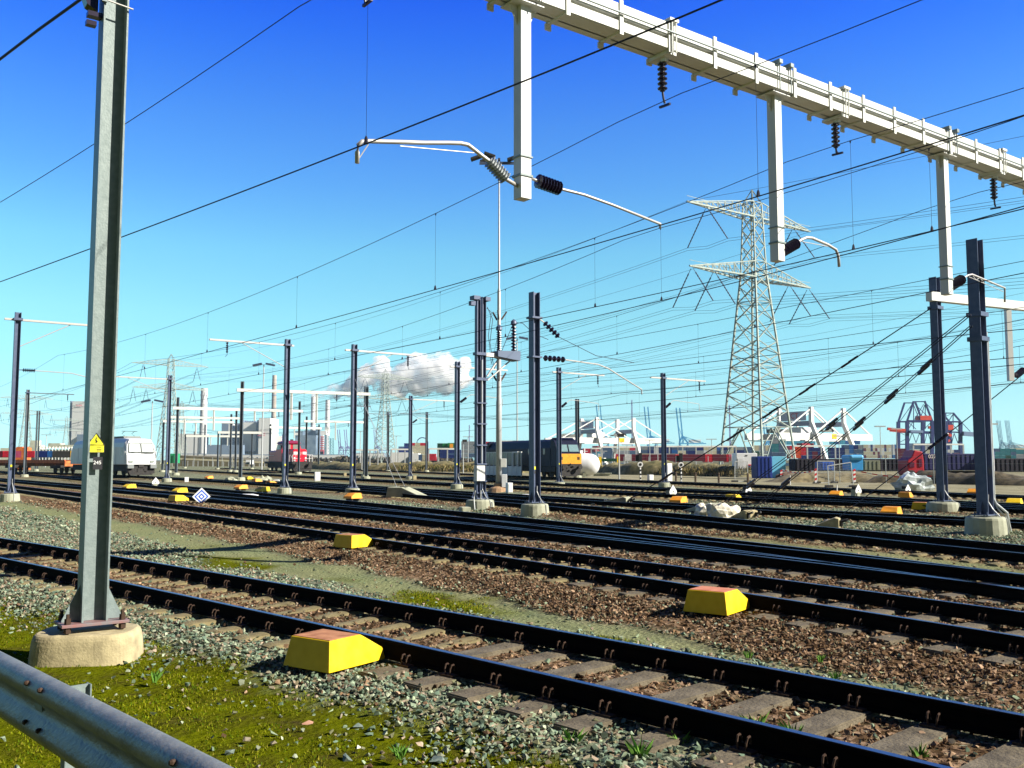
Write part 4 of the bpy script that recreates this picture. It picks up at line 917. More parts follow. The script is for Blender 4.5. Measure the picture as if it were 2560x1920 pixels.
# ------------------------------------------------------------------ cabinets and small blocks
def cabinet(label, px, pyb, w, ytop, m=M_signw, d=.5, name='cabinet', cat_='cabinet', rz=R(18)):
    p = un(px, pyb, 0); h = at(px, ytop, p.y).z; t = thing(name, label, cat_, p, rz); W_ = w*p.y/F/1.05
    MB().box((0,d/2,h/2+.03), (W_,d,h-.06)).build('housing', m, t, bevel=.012)
    MB().box((0,d/2,.02), (W_*.94,d*.9,.06)).build('plinth', M_concf, t)
    MB().box((0,-.006,h*.52), (W_*.8,.012,h*.75)).build('door', m, t)
cabinet('small pale cabinet beside the sloped yellow box near the diamond sign', 466, 1207, 10, 1193)
cabinet('grey-white box in front of the red locomotive', 794, 1204, 14, 1180)
cabinet('cream box between two masts east of the red locomotive', 863, 1192, 7, 1182, M_conc)
cabinet('white meter box on the far verge behind the red locomotive', 832, 1168, 13, 1153)
cabinet('cream box attached beside a mast foundation', 1037, 1201, 9, 1189, M_conc)
cabinet('white box standing east of the tall floodlight pole', 1276, 1234, 13, 1207)
cabinet('low green-grey concrete box in front of the twin-column mast', 1166, 1281, 24, 1268, M_concf, name='concrete_box', cat_='concrete box')
cabinet('white and grey box on the sandy strip beside the striped signal post', 1629, 1202, 12, 1187)
cabinet('tall white cabinet behind the mast near the spade signal', 1675, 1210, 14, 1158, d=.6)
cabinet('white transformer box on the brush bank beside the storage tank', 1515, 1184, 18, 1172, M_concf)
for lb, px, py, w in (('long white slab lying between the third and fourth tracks', 615, 1247, 52),('white slab showing behind the tall single mast', 1316, 1248, 34),('thin white slab beside the portal mast', 690, 1206, 20)):
    p = un(px, py, 0); W_ = w*p.y/F; b = MB(); b.prism([(-.5*W_,0),(.5*W_,0),(.46*W_,.16),(.2*W_,.22),(-.3*W_,.22),(-.45*W_,.12)], (0,0,.02), (1,0,0), (0,0,1), (0,.6,0)); tag(b.build('white_slab', M_signw, loc=p, bevel=.02), lb, 'slab')
cr = random.Random(4)
for i, (px, py, s) in enumerate(((575,1203,.5),(585,1204,.35),(648,1200,.4),(655,1206,.6),(668,1203,.5))):
    crumple('concrete_lump', ['pale concrete lump at the foot of the portal mast','smaller pale lump beside the portal mast foot','grey lump behind the rust orange box','tilted grey lump between the orange boxes','pale lump before the white slab'][i], un(px, py, 0), (s,.4,s*.8), i+20, M_concf, cat_='rubble', sub=2)
# litter in front
p = un(1172, 1690, .08); crumple('litter', 'crumpled white litter against the near rail of the closest track', p, (.16,.09,.10), 4, M_signw, cat_='litter', sub=4)
p = un(2548, 1868, .10); crumple('plastic_bag', 'blue plastic bag scrap at the far rail by the east edge', p, (.07,.05,.04), 6, mat('blue_plastic', (.006,.03,.10), .4, var=.3), cat_='litter', sub=3)
# individual stones and bricks on the moss
def pebble(name, label, px, py, r, m, seed):
    p = un(px, py, -.02); bm = bmesh.new(); rr = random.Random(seed)
    for k in range(9): v = Vector((rr.gauss(0,1), rr.gauss(0,1), rr.gauss(0,1))).normalized()*r*rr.uniform(.75,1.15); v.z = v.z*.6+r*.45; bm.verts.new(v)
    bmesh.ops.convex_hull(bm, input=bm.verts); bmesh.ops.delete(bm, geom=[v for v in bm.verts if not v.link_faces], context='VERTS')
    me = bpy.data.meshes.new(name); bm.to_mesh(me); bm.free(); me.materials.append(m); o = bpy.data.objects.new(name, me); link(o); o.location = p; tag(o, label, 'stone')
M_sg = mat('slate_stone', (.10,.14,.12), .85, 0, col2=(.19,.23,.19), scale=30); M_sp = mat('pink_stone', (.40,.20,.13), .85, 0, col2=(.50,.30,.2), scale=30); M_sw = mat('white_stone', (.70,.66,.54), .8, 0, scale=30)
for i, a in enumerate((('white_pebble','white pebble on the moss near the bottom of the picture',894,1875,.030,M_sw),('stone','dark slab-like stone below the white pebble',866,1905,.055,M_sg),('stone','flat slate stone on the moss beside the gravel edge',895,1826,.05,M_sg),('brick_piece','reddish brick piece in the ballast beside the big foundation',147,1480,.055,M_sp),('stone','rust red pebble in the middle of the moss',498,1720,.03,M_sp),('stone','pale blue-grey pebble beside the rust red one',525,1730,.03,M_sg),('stone','grey-green angular stone near the yellow box shadow',615,1723,.035,M_sg),('stone','pink stone halfway down the moss',771,1815,.045,M_sp),('stone','small tan stone left of the gravel spread',750,1762,.035,M_sp),('stone','dark pointed stone in front of the foundation',402,1645,.05,M_sg),('stone','white-grey pebble in front of the foundation',425,1654,.03,M_sw),('stone','dark stone close to the guardrail end',575,1888,.04,M_sg),('stone','bluish flat stone at the gravel tip',1090,1910,.07,M_sg),('stone','large pale slate stone among the gravel, low centre',1085,1812,.06,M_sg),('stone','salmon stone in the gravel below the litter',1340,1780,.05,M_sp),('stone','small stone pair on the lower moss',672,1830,.03,M_sg))): pebble(*a, i+3)

# ------------------------------------------------------------------ guardrail
ga, gb = un(0, 1642, 1.0), un(541, 1921, 1.0); gdv = (gb-ga).normalized(); gn = Vector((-gdv.y, gdv.x, 0))     # gn: away from the camera
if gn.y < 0: gn = -gn
t = thing('guardrail', 'grey galvanised W-beam guardrail curving down across the corner of the moss', 'guardrail', (ga.x, ga.y, 0))
wp = [(.0,0),(.012,-.010),(.030,-.045),(.030,-.085),(-.020,-.125),(-.035,-.155),(-.020,-.185),(.030,-.225),(.030,-.265),(.012,-.300),(.0,-.310)]
# local profile: offset towards the camera (negative gn)
P = [ga+gdv*s for s in np.linspace(-4, 6, 41)]; b = MB(t.location); vs = []; wp = [(-.03,-.012),(0,0),(.035,-.012),(.058,-.05),(.062,-.085),(.02,-.125),(.0,-.158),(.02,-.19),(.062,-.23),(.058,-.265),(.035,-.30),(0,-.312),(-.03,-.30)]
m_ = len(wp)
for q in P:
    for o_, z_ in wp: vs.append(q-gn*(o_-.03)+Vector((0,0,z_)))
for q in P:
    for o_, z_ in wp: vs.append(q-gn*(o_-.034)+Vector((0,0,z_-.0)))
n_ = len(P); fs = []
for k in range(2):
    for i in range(n_-1):
        for j in range(m_-1): a = k*n_*m_+i*m_+j; fs.append((a, a+1, a+m_+1, a+m_))
b.add(vs, fs); go = b.build('rail', mat('guardrail_zinc', (.13,.14,.14), .45, .15, col2=(.24,.245,.23), scale=5, bump=.25, bscale=40), t, smooth=True, fix=False)
for s in (.33, 4.0, -3.3):
    q = ga+gdv*(s+.25); q.z = 0
    c = MB(t.location); c.box(q+gn*.20+Vector((0,0,.42)), (.008,.11,1.0), math.atan2(gdv.y, gdv.x)); 
    for w_ in (-.055,.055): c.box(q+gn*(.20+w_)+Vector((0,0,.42)), (.06,.006,1.0), math.atan2(gdv.y, gdv.x))
    c.build('post', M_galv, t)
    MB(t.location).box(q+gn*.10+Vector((0,0,.84)), (.10,.16,.14), math.atan2(gdv.y, gdv.x)).build('spacer', M_galv, t)
for s in (.55,.75,2.2,2.4):
    for dz in (-.05,-.235):
        q = ga+gdv*s+Vector((0,0,dz)); MB(t.location).lathe(q-gn*.02+Vector((0,0,.01)), q-gn*.040+Vector((0,0,.012)), [(0,.013),(.6,.013),(1,.008)], 8).build('bolt', M_clip, t)

# ------------------------------------------------------------------ locomotives and wagons
def loco_frame(k, px, name, label, cat_, group=None):
    """root on track k at the pixel column px, local +x along the track away from the camera"""
    P = TRK[k]; d, nrm = frame(P); i = min(range(len(P)), key=lambda i: abs(proj((P[i,0], P[i,1], 1.))[0]-px) if P[i,1] > 20 else 1e9)
    return thing(name, label, cat_, (P[i,0], P[i,1], RT), math.atan2(d[i,1], d[i,0]), group)
def wheels(t, xs, r=.5, g=.72):
    for x in xs:
        w = MB()
        for s in (-1, 1): w.lathe((x, s*(g-.06), r), (x, s*(g+.08), r), [(0,r),(1,r)], 18)
        w.lathe((x,-g,r), (x,g,r), [(0,.09),(1,.09)], 8); w.build('wheelset', M_black, t)
def buffers(t, x, y=.88, z=1.05):
    for s in (-1, 1): MB().lathe((x, s*y, z), (x-.62, s*y, z), [(0,.10),(.7,.10),(.72,.22),(1,.22)], 12).build('buffer', M_black, t)
# white electric locomotive on track E
t = loco_frame('E', 352, 'electric_locomotive', 'white electric locomotive with a sloped cab and two windscreens, behind mast 245', 'locomotive')
Lc = 18.9; hw = 1.49
sec = lambda x, zt, w: [(x,-w,1.15),(x,w,1.15),(x,w,2.9),(x,w-.12,3.35),(x,w-.42,zt),(x,-w+.42,zt),(x,-w+.12,3.35),(x,-w,2.9)]
b = MB(); st = [sec(.06,2.2,hw-.03), sec(.9,3.72,hw-.0), sec(2.2,3.82,hw), sec(Lc-2.2,3.82,hw), sec(Lc-.9,3.72,hw), sec(Lc-.06,2.2,hw-.03)]
st[0] = [(0,-hw+.05,1.15),(0,hw-.05,1.15),(.02,hw-.04,2.15),(.30,hw-.1,2.95),(.62,hw-.42,3.68),(.62,-hw+.42,3.68),(.30,-hw+.1,2.95),(.02,-hw+.04,2.15)]
st[5] = [(Lc-x, y, z) for x, y, z in st[0]]
vs = [q for s_ in st for q in s_]; m_ = 8; fs = [(i*m_+j, i*m_+(j+1)%m_, (i+1)*m_+(j+1)%m_, (i+1)*m_+j) for i in range(5) for j in range(m_)]+[tuple(range(7,-1,-1)), tuple(range(40,48))]
b.add(vs, fs); b.build('body', M_lwhite, t, bevel=.04)
t.rotation_euler.z += R(3); t.scale = (1.08,)*3
r_ = MB(); r_.prism([(2.6,3.80),(3.1,4.05),(Lc-3.1,4.05),(Lc-2.6,3.80)], (0,-.85,0), (1,0,0), (0,0,1), (0,1.7,0)); r_.build('roof_equipment', mat('loco_roof', (.26,.27,.24), .7), t)
for s in (-1, 1):   # windscreens, inclined
    w = MB(); a = [(.115, s*.08, 2.42), (.115, s*1.22, 2.42), (.46, s*1.10, 3.26), (.46, s*.08, 3.26)]; f_ = Vector((-.93,0,.36))*.03
    w.add([Vector(q)+f_ for q in a]+[Vector(q)-f_*2 for q in a], [(0,1,2,3),(7,6,5,4),(0,1,5,4),(1,2,6,5),(2,3,7,6),(3,0,4,7)]); w.build('windscreen', mat('blind_glass', (.30,.34,.33), .3, 0, var=.05), t)
    MB().bar((.10,s*.05,2.36), (.10,s*1.27,2.36), .06, .05).bar((.10,s*.05,2.36), (.44,s*.05,3.30), .05).bar((.10,s*1.27,2.36), (.44,s*1.16,3.30), .05).bar((.44,s*.05,3.32), (.44,s*1.16,3.32), .05).build('window_frame', flat('frame_grey', (.05,.07,.06)), t)
    MB().box((-.02,s*1.05,1.46), (.08,.42,.20)).build('headlight', mat('headlight_glass', (.30,.34,.30), .2), t, bevel=.02)
    MB().box((-.12,s*1.12,.98), (.30,.62,.42)).build('buffer', flat('buffer_grey', (.20,.22,.22)), t, bevel=.03)
    MB().tube([(.32,s*(hw+.04),1.3),(.32,s*(hw+.04),2.5)], .03, 6).build('handrail', M_lwhite, t)
    MB().box((1.45,s*(hw+.005),2.45), (.22,.02,.75)).build('side_window', M_glass, t)
    for x in np.arange(3.2, 16.5, 2.1): MB().box((x,s*(hw+.002),2.1), (.06,.02,1.7)).build('side_rib', mat('rib_grey', (.50,.52,.54), .5), t)
MB().box((Lc/2,0,.80), (Lc-1.0,2.6,.62)).build('underframe', M_black, t)
MB().box((.30,0,.62), (.5,2.7,.72)).box((.05,0,1.02), (.2,.5,.3)).tube([(-.05,.3,.8),(-.12,.35,.5),(-.05,.55,.45)], .03, 5).tube([(-.05,-.3,.8),(-.12,-.35,.5),(-.05,-.55,.45)], .03, 5).prism([(-1.3,.55),(1.3,.55),(1.1,.12),(-1.1,.12)], (-.05,0,0), (0,1,0), (0,0,1), (.08,0,0)).build('front_apron', M_black, t)
wheels(t, (2.9, 5.5, 13.4, 16.0), .58)
MB().tube([(3.8,-.5,4.1),(4.6,-.5,4.35),(3.8,-.5,4.55)], .03, 5).tube([(3.8,.5,4.1),(4.6,.5,4.35),(3.8,.5,4.55)], .03, 5).bar((3.8,-.8,4.58), (3.8,.8,4.58), .05).build('pantograph', M_black, t)
# flat container wagon behind it
t2 = thing('flat_wagon', 'empty rusty orange flat container wagon coupled behind the white locomotive', 'wagon', (0,0,0)); d_ = (math.cos(t.rotation_euler.z), math.sin(t.rotation_euler.z))
t2.location = (t.location.x+d_[0]*24.0, t.location.y+d_[1]*24.0, RT); t2.rotation_euler = t.rotation_euler
t2.rotation_euler.z += R(9)
b = MB(); Lw = 34.
for s in (-1, 1): b.box((Lw/2,s*1.25,1.55), (Lw,.16,.42))
for x in np.arange(0, Lw+.1, 2.8): b.box((x,0,1.5), (.22,2.4,.3))
b.build('deck_frame', M_orange, t2)
for x in (.05, Lw-.05): MB().box((x,0,1.3), (.25,2.6,.7)).build('end_beam', M_orange, t2)
MB().prism([(0,.0),(Lw,0),(Lw-5,-.42),(5,-.42)], (0,-.3,1.34), (1,0,0), (0,0,1), (0,.6,0)).build('centre_sill', M_soil, t2)
wheels(t2, (2, 3.8, Lw/2-1, Lw/2+1, Lw-3.8, Lw-2), .46)
for x in (2.9, Lw/2, Lw-2.9): MB().box((x,0,.85), (3.0,2.3,.42)).build('bogie_frame', M_black, t2)
# red diesel locomotive on track I
t = loco_frame('I', 757, 'diesel_locomotive', 'bright red diesel shunting locomotive with white handrails and a raised cab', 'locomotive')
Ld = 14.4
t.rotation_euler.z += R(3); t.scale = (1.12,)*3; MB().box((Ld/2,0,1.18), (Ld,2.8,.30)).build('running_board', M_black, t)
MB().box((Ld/2,0,.75), (Ld-1.5,2.2,.6)).box((Ld/2,0,.8), (3.6,2.7,.7)).build('underframe', M_black, t)
b = MB(); b.prism([(-.95,1.33),(.95,1.33),(.95,2.85),(.75,3.05),(-.75,3.05),(-.95,2.85)], (1.3,0,0), (0,1,0), (0,0,1), (4.0,0,0)); b.build('front_hood', M_lred, t, bevel=.03)
b = MB(); b.prism([(-.95,1.33),(.95,1.33),(.95,2.75),(.75,2.95),(-.75,2.95),(-.95,2.75)], (8.2,0,0), (0,1,0), (0,0,1), (5.2,0,0)); b.build('rear_hood', M_lred, t, bevel=.03)
b = MB(); b.prism([(-1.4,1.33),(1.4,1.33),(1.4,3.0),(1.15,3.9),(-1.15,3.9),(-1.4,3.0)], (5.3,0,0), (0,1,0), (0,0,1), (2.9,0,0)); b.build('cab', M_lred, t, bevel=.04)
b = MB(); b.prism([(-1.3,3.86),(1.3,3.86),(1.05,4.14),(.5,4.26),(-.5,4.26),(-1.05,4.14)], (5.05,0,0), (0,1,0), (0,0,1), (3.4,0,0)); b.build('cab_roof', mat('dark_red_roof', (.22,.0,.06), .5), t, bevel=.03)
for s in (-1, 1):
    MB().box((5.27,s*.60,3.40), (.06,.86,.62)).build('windscreen', mat('cab_glass', (.22,.25,.22), .2), t)
    MB().box((6.7,s*1.36,3.35), (1.9,.08,.6)).build('side_window', M_glass, t)
    MB().box((1.285,s*.62,2.50), (.04,.52,.34)).build('white_panel', M_signw, t)
    MB().lathe((1.28,s*.78,1.85), (1.20,s*.78,1.85), [(0,.12),(1,.10)], 10).build('headlight', M_signw, t)
    MB().lathe((1.28,s*.78,1.50), (1.22,s*.78,1.50), [(0,.13),(1,.12)], 10).build('tail_light', M_pole, t)
    h = MB(); 
    for z_ in (1.75, 2.25): h.tube([(.05,s*1.38,z_),(.05,s*.25,z_)], .022, 5)
    h.tube([(.05,s*1.38,1.3),(.05,s*1.38,2.25)], .03, 5).tube([(.05,s*1.38,1.75),(1.2,s*1.38,2.25),(5.2,s*1.38,2.25)], .022, 5).tube([(1.6,s*1.38,1.3),(1.6,s*1.38,2.25)], .022, 5).tube([(3.4,s*1.38,1.3),(3.4,s*1.38,2.25)], .022, 5).tube([(.05,s*.95,1.3),(.05,s*.95,2.25)], .022, 5).tube([(9.5,s*1.38,2.2),(14.2,s*1.38,2.2),(14.3,s*1.38,1.3)], .022, 5); h.build('handrail', M_signw, t)
MB().box((1.28,0,2.50), (.03,.5,.30)).build('number_panel', flat('pink_panel', (.70,.15,.15)), t)
MB().box((.15,0,.72), (.35,2.6,.62)).prism([(-1.3,.4),(1.3,.4),(1.15,.05),(-1.15,.05)], (.02,0,0), (0,1,0), (0,0,1), (.08,0,0)).build('front_apron', M_black, t)
buffers(t, .1); wheels(t, (1.9, 4.1, 10.3, 12.5), .5)
MB().box((7.,-.5,4.35), (.5,.3,.25)).box((6.6,.6,4.3), (.12,.5,.12)).build('roof_horn', M_black, t)
# dark diesel locomotive on track J
t = loco_frame('J', 1424, 'diesel_locomotive', 'long dark blue diesel locomotive with a yellow nose, beside the white storage tank', 'locomotive')
Lb = 20.6
b = MB(); s_ = [(-1.32,1.1),(1.32,1.1),(1.32,2.95),(1.0,3.65),(.5,3.86),(-.5,3.86),(-1.0,3.65),(-1.32,2.95)]
b.prism(s_, (1.8,0,0), (0,1,0), (0,0,1), (Lb-3.6,0,0)); b.build('body', M_ldark, t, bevel=.03)
for x0, sg, nm in ((0, 1, 'near'), (Lb, -1, 'far')):
    n_ = MB(); prof_ = [(0,1.05),(0,2.30),(.30,2.52),(.62,3.28),(1.05,3.72),(1.8,3.86),(1.8,1.05)]
    n_.prism([(x*sg, z) for x, z in prof_], (x0,-1.30,0), (1,0,0), (0,0,1), (0,2.6,0)); n_.build('cab', M_ldark, t, bevel=.05)
    n_ = MB(); n_.prism([(-1.28,1.35),(1.28,1.35),(1.28,2.36),(-1.28,2.36)], (x0-.02*sg,0,0), (0,1,0), (0,0,1), (.05*sg,0,0)); n_.build('nose_panel', M_lyel, t)
    for s in (-1, 1):
        a = [(x0+.26*sg, s*.08, 2.56), (x0+.26*sg, s*1.15, 2.56), (x0+.585*sg, s*1.10, 3.26), (x0+.585*sg, s*.08, 3.26)]; f_ = Vector((-.93*sg,0,.36))*.03
        MB().add([Vector(q)+f_ for q in a]+[Vector(q)-f_*2 for q in a], [(0,1,2,3),(7,6,5,4),(0,1,5,4),(1,2,6,5),(2,3,7,6),(3,0,4,7)]).build('windscreen', mat('loco_glass', (.16,.26,.28), .12), t)
        MB().box((x0+.02*sg,s*.95,1.9), (.08,.3,.3)).build('headlight', M_black, t)
MB().prism([(.0,3.80),(.4,3.98),(.9,3.98),(1.3,3.80)], (1.0,-1.0,.0), (1,0,0), (0,0,1), (0,2.0,0)).build('roof_hood', M_ldark, t)
for x in (3.2, 5.0, 7.0): MB().box((x,1.33,2.6), (.5,.04,.6)).build('side_window', mat('side_glass', (.10,.13,.14), .2), t)
MB().box((Lb/2,0,.85), (Lb-1.5,2.5,.6)).build('underframe', M_black, t)
MB().prism([(-1.28,1.30),(1.28,1.30),(1.1,.30),(.6,.12),(-.6,.12),(-1.1,.30)], (-.08,0,0), (0,1,0), (0,0,1), (.14,0,0)).build('front_apron', M_black, t)
for i, (y, z, s) in enumerate(((.4,1.0,.25),(-.3,1.1,.3),(.1,.7,.25),(-.7,.85,.2),(.8,.8,.2),(0,1.3,.2))): MB().lathe((-.12,y-s/2,z), (-.2,y+s/2,z+.06), [(0,.05),(.5,.09),(1,.04)], 6).build('brake_hose', M_black, t)
buffers(t, .0); wheels(t, (2.6,4.5,6.4,14.2,16.1,18.0), .53)
# glazed shelter screen in front of the dark locomotive
a0 = at(1213, 1150, 104); a1 = at(1304, 1150, 98); dv = Vector((a1.x-a0.x, a1.y-a0.y, 0)); L_ = dv.length; rz_ = math.atan2(dv.y, dv.x)
t = thing('glazed_screen', 'row of glass and white panels ending in a white door frame', 'screen', (a0.x, a0.y, 0), rz_)
zb_, zt2 = .35, at(1250, 1131, 101).z; n_ = 8
for i in range(n_):
    x = (i+.5)*L_/n_; w = L_/n_-.07
    MB().box((x,0,zb_+.55), (w,.05,1.0)).build('lower_panel', M_lwhite, t); MB().box((x,0,(zb_+1.1+zt2)/2), (w,.03,zt2-zb_-1.2)).build('glass_panel', mat('screen_glass', (.30,.34,.28), .15, col2=(.12,.16,.18), scale=.6), t)
for i in range(n_+1): MB().box((i*L_/n_,0,(zb_+zt2)/2), (.06,.10,zt2-zb_)).build('mullion', M_lwhite, t)
MB().box((L_/2,0,zt2), (L_,.14,.12)).build('top_rail', M_white, t)
MB().box((L_-1.0,-.12,zt2), (1.0,.1,.16)).box((L_-1.45,-.12,(zt2+1.3)/2), (.10,.08,zt2-1.3)).box((L_-.5,-.12,(zt2+1.3)/2), (.12,.08,zt2-1.3)).build('door_frame', M_signw, t)
# white storage tank
q = at(1441, 1189, 114); t = thing('storage_tank', 'white rounded storage tank with pipe fittings, east of the dark locomotive', 'tank', (q.x, q.y, 0), R(-8))
r_ = 1.35; MB().lathe((-2.5,0,r_+.15), (2.9,0,r_+.15), [(0,.3),(.05,.9),(.12,1.25),(.2,r_),(.72,r_),(.82,1.28),(.90,1.1),(.96,.75),(1,.1)], 22).build('vessel', M_lwhite, t, smooth=True)
for x in (-1.2, 1.0): MB().box((x,0,.25), (.3,2.2,.5)).build('saddle', M_concf, t)
MB().lathe((.4,0,r_*2), (.4,0,r_*2+.5), [(0,.4),(1,.4)], 12).lathe((1.0,0,r_*2), (1.0,0,r_*2+.8), [(0,.08),(1,.08)], 8).bar((.2,0,r_*2+.4), (1.4,0,r_*2+.4), .08).build('manhole', M_lwhite, t)
for i, px in enumerate((1480, 1497)):
    q = un(px, 1190, 0); MB(q).box(q+Vector((0,0,.35)), (1.6,.8,.12)).box(q+Vector((0,0,.15)), (1.2,.6,.3)).build('concrete_plinth', M_concf, t).location = (q.x-t.location.x, q.y-t.location.y, 0)

# ------------------------------------------------------------------ striped signal posts
for lb, px, pb, pt in (('black and white striped signal post west of the tall cabinet mast', 1601, 1203, 1132),('black and white striped signal post just east of the tall cabinet', 1703, 1204, 1133)):
    q = un(px, pb, 0); H = at(px, pt, q.y).z; t = thing('signal_post', lb, 'signal', q, 0, 'striped signal posts'); n_ = 9; hp = H*.62
    for i in range(n_): MB().lathe((0,0,i*hp/n_), (0,0,(i+1)*hp/n_-.002), [(0,.075),(1,.075)], 8).build('stripe', M_signw if i % 2 == 0 else M_bplate, t)
    MB().box((0,0,(H+hp)/2), (.34,.2,H-hp)).box((-.28,.1,(H+hp)/2), (.3,.2,(H-hp)*.6)).build('signal_head', M_bplate, t, bevel=.02)
    MB().lathe((0,-.08,hp*.95), (0,-.11,hp*.95), [(0,.27),(1,.27)], 16).build('round_board', M_signw, t); MB().lathe((0,-.112,hp*.95), (0,-.125,hp*.95), [(0,.14),(1,.14)], 14).build('round_centre', M_bplate, t)
# slim poles on the sandy strip
def slim(label, px, pb, pt, r=.08, head=None, m=None, name='lamp_post', cat_='lamp post', fh=.3):
    q = un(px, pb, 0) if pb > 1156 else at(px, pb, 300); H = at(px, pt, q.y).z; t = thing(name, label, cat_, (q.x, q.y, 0)); r = r*max(1, q.y/110)
    MB().lathe((0,0,0), (0,0,H), [(0,r),(.3,r*.9),(1,r*.6)], 8).build('pole', m or M_pole, t)
    s = max(1, q.y/90)
    if head == 'flood':
        for a in (-1, 1): MB().box((a*.7*s*.9,0,H+.05), (.9*s,.5,.18*s), M=Matrix.Rotation(a*.2, 3, 'Y')).build('lamp', M_mast, t)
    elif head == 'arm': MB().box((0,0,H), (1.0*s,.3,.14)).build('lamp', M_pole, t)
    elif head == 'cam': MB().box((.2,0,H-.1), (.7,.4,.35)).build('lamp', M_black, t)
    return t
slim('pale grey pole with a small loudspeaker head at the sandy strip', 1548, 1198, 1086, .09, 'cam')
slim('thin pole beside the far mast with the camera head', 1158, 1185, 1100, .07, 'cam')
slim('tall lamp mast with wide double lamps above the sidings, near the thick-armed mast', 654, 1175, 912, .10, 'flood')
slim('lamp mast with oval ring of floodlights just left of the tall single mast', 1293, 1180, 846, .10, 'flood')
slim('thin lamp mast rising behind the white locomotive roof', 376, 1172, 1003, .09, 'flood')
slim('thin lamp post standing before the container stacks, near the cream stack', 900, 1170, 1078, .06, 'arm')
slim('slim lamp post over the orange wagon', 113, 1168, 1087, .06, 'arm')
for i, (px, pb, pt) in enumerate(((1625,1180,1100),(1645,1182,1108),(1505,1178,1128),(1568,1176,1112),(1780,1176,1098),(2100,1190,1090),(2204,1192,1066),(2245,1190,1072),(990,1165,1090),(1170,1170,1092),(2486,1200,1060))):
    slim(['fence lamp pole before the red wagons, west one','fence lamp pole before the red wagons, east one','thin pole on the bank behind the storage tank','thin pole at the foot of the white crane leg','lamp pole with small arm right of the red wagons','thin pole above the green-fenced gap','lamp pole before the tan container wall','lamp pole before the navy crane leg','thin lamp pole beside the small far mast','thin lamp pole west of the twin-column mast','thin pole hugging the thickest mast'][i], px, pb, pt, .055, 'arm')

# ------------------------------------------------------------------ banks and soil heaps behind the tracks
def bank(name, label, pts, h, dep, m, seed, kind=None, cat_=None, rough=.35, step=.8):
    """mound along a list of ground points: ridge height h, depth dep"""
    P = resample([(p.x, p.y) for p in pts], step); d, nrm = frame(P); nrm = -nrm if nrm[len(nrm)//2,1] < 0 else nrm
    n_ = 13; vs = []; fs = []
    for i, (q, nn) in enumerate(zip(P, nrm)):
        e = min(1, min(i, len(P)-1-i)/4)
        for j in range(n_):
            v = j/(n_-1); prof_ = math.sin(math.pi*min(1, v*1.15)**.7) if v < .87 else 0
            x, y = q+nn*v*dep; nz = float(vnoise(np.array([x]), np.array([y]), 2.2, seed)[0]*.6+vnoise(np.array([x]), np.array([y]), .7, seed+1)[0]*.4)
            vs.append((x+(nz-.5)*.3, y, max(-.1, -.1+e*h*(prof_*(1-rough)+prof_*rough*2*nz)*1.1)))
    for i in range(len(P)-1):
        for j in range(n_-1): fs.append((i*n_+j, (i+1)*n_+j, (i+1)*n_+j+1, i*n_+j+1))
    o = MB().add(vs, fs).build(name, m, smooth=True); return tag(o, label, cat_, None, kind)
G_ = lambda *a: [un(x, y, 0) for x, y in a]
bank('grass_bank', 'low bank of dry brown grass behind the farthest track', G_((700,1172),(860,1176),(1020,1178),(1180,1180),(1240,1183)), 1.45, 9, M_drygrass, 3, 'structure')
bank('grass_bank', 'bank of dry grass between the sandy strip and the container wagons', G_((1470,1184),(1560,1187),(1640,1188),(1740,1190),(1850,1193)), 1.55, 9, M_drygrass, 5, 'structure')
bank('soil_bank', 'low ridge of dark soil behind the fence panels', G_((1960,1207),(2040,1206),(2140,1206),(2200,1208)), .85, 6, mat('tan_soil', (.07,.055,.025), .95, 0, col2=(.23,.19,.10), scale=1.5, bump=1., bscale=7), 9, 'structure')
bank('soil_bank', 'ridge of dark dug soil clods below the blue wagons', G_((2150,1207),(2260,1208),(2380,1211),(2480,1213),(2640,1216)), .85, 5, M_soil, 11, 'structure', rough=.6, step=.5)
# dry grass tufts on the banks (uncountable)
XX, YY, ZZ, CC = [], [], [], []
for (x0, y0, x1, y1, h) in ((700,1172,1240,1183,1.2),(1470,1184,1850,1193,1.3)):
    a, b_ = un(x0, y0, 0), un(x1, y1, 0); n_ = 5200; u = RNG.random(n_); v = RNG.random(n_); nx_, ny_ = -(b_.y-a.y), (b_.x-a.x); l = math.hypot(nx_, ny_); nx_, ny_ = nx_/l, ny_/l
    if ny_ < 0: nx_, ny_ = -nx_, -ny_
    XX.append(a.x+(b_.x-a.x)*u+nx_*v*8); YY.append(a.y+(b_.y-a.y)*u+ny_*v*8); ZZ.append(h*np.sin(np.pi*np.minimum(1, v*1.1)**.7)*.75); cc = np.array([(.26,.20,.08),(.12,.11,.04),(.34,.27,.13),(.06,.07,.02)])[RNG.integers(0,4,n_)]; CC.append(cc)
X, Y, Z, C_ = map(np.concatenate, (XX, YY, ZZ, CC)); blades('dry_grass', X, Y, Z-.1, RNG.uniform(.25,.75,len(X)), RNG.uniform(.04,.14,len(X)), C_, 'tufts of dry grass covering the banks behind the tracks')

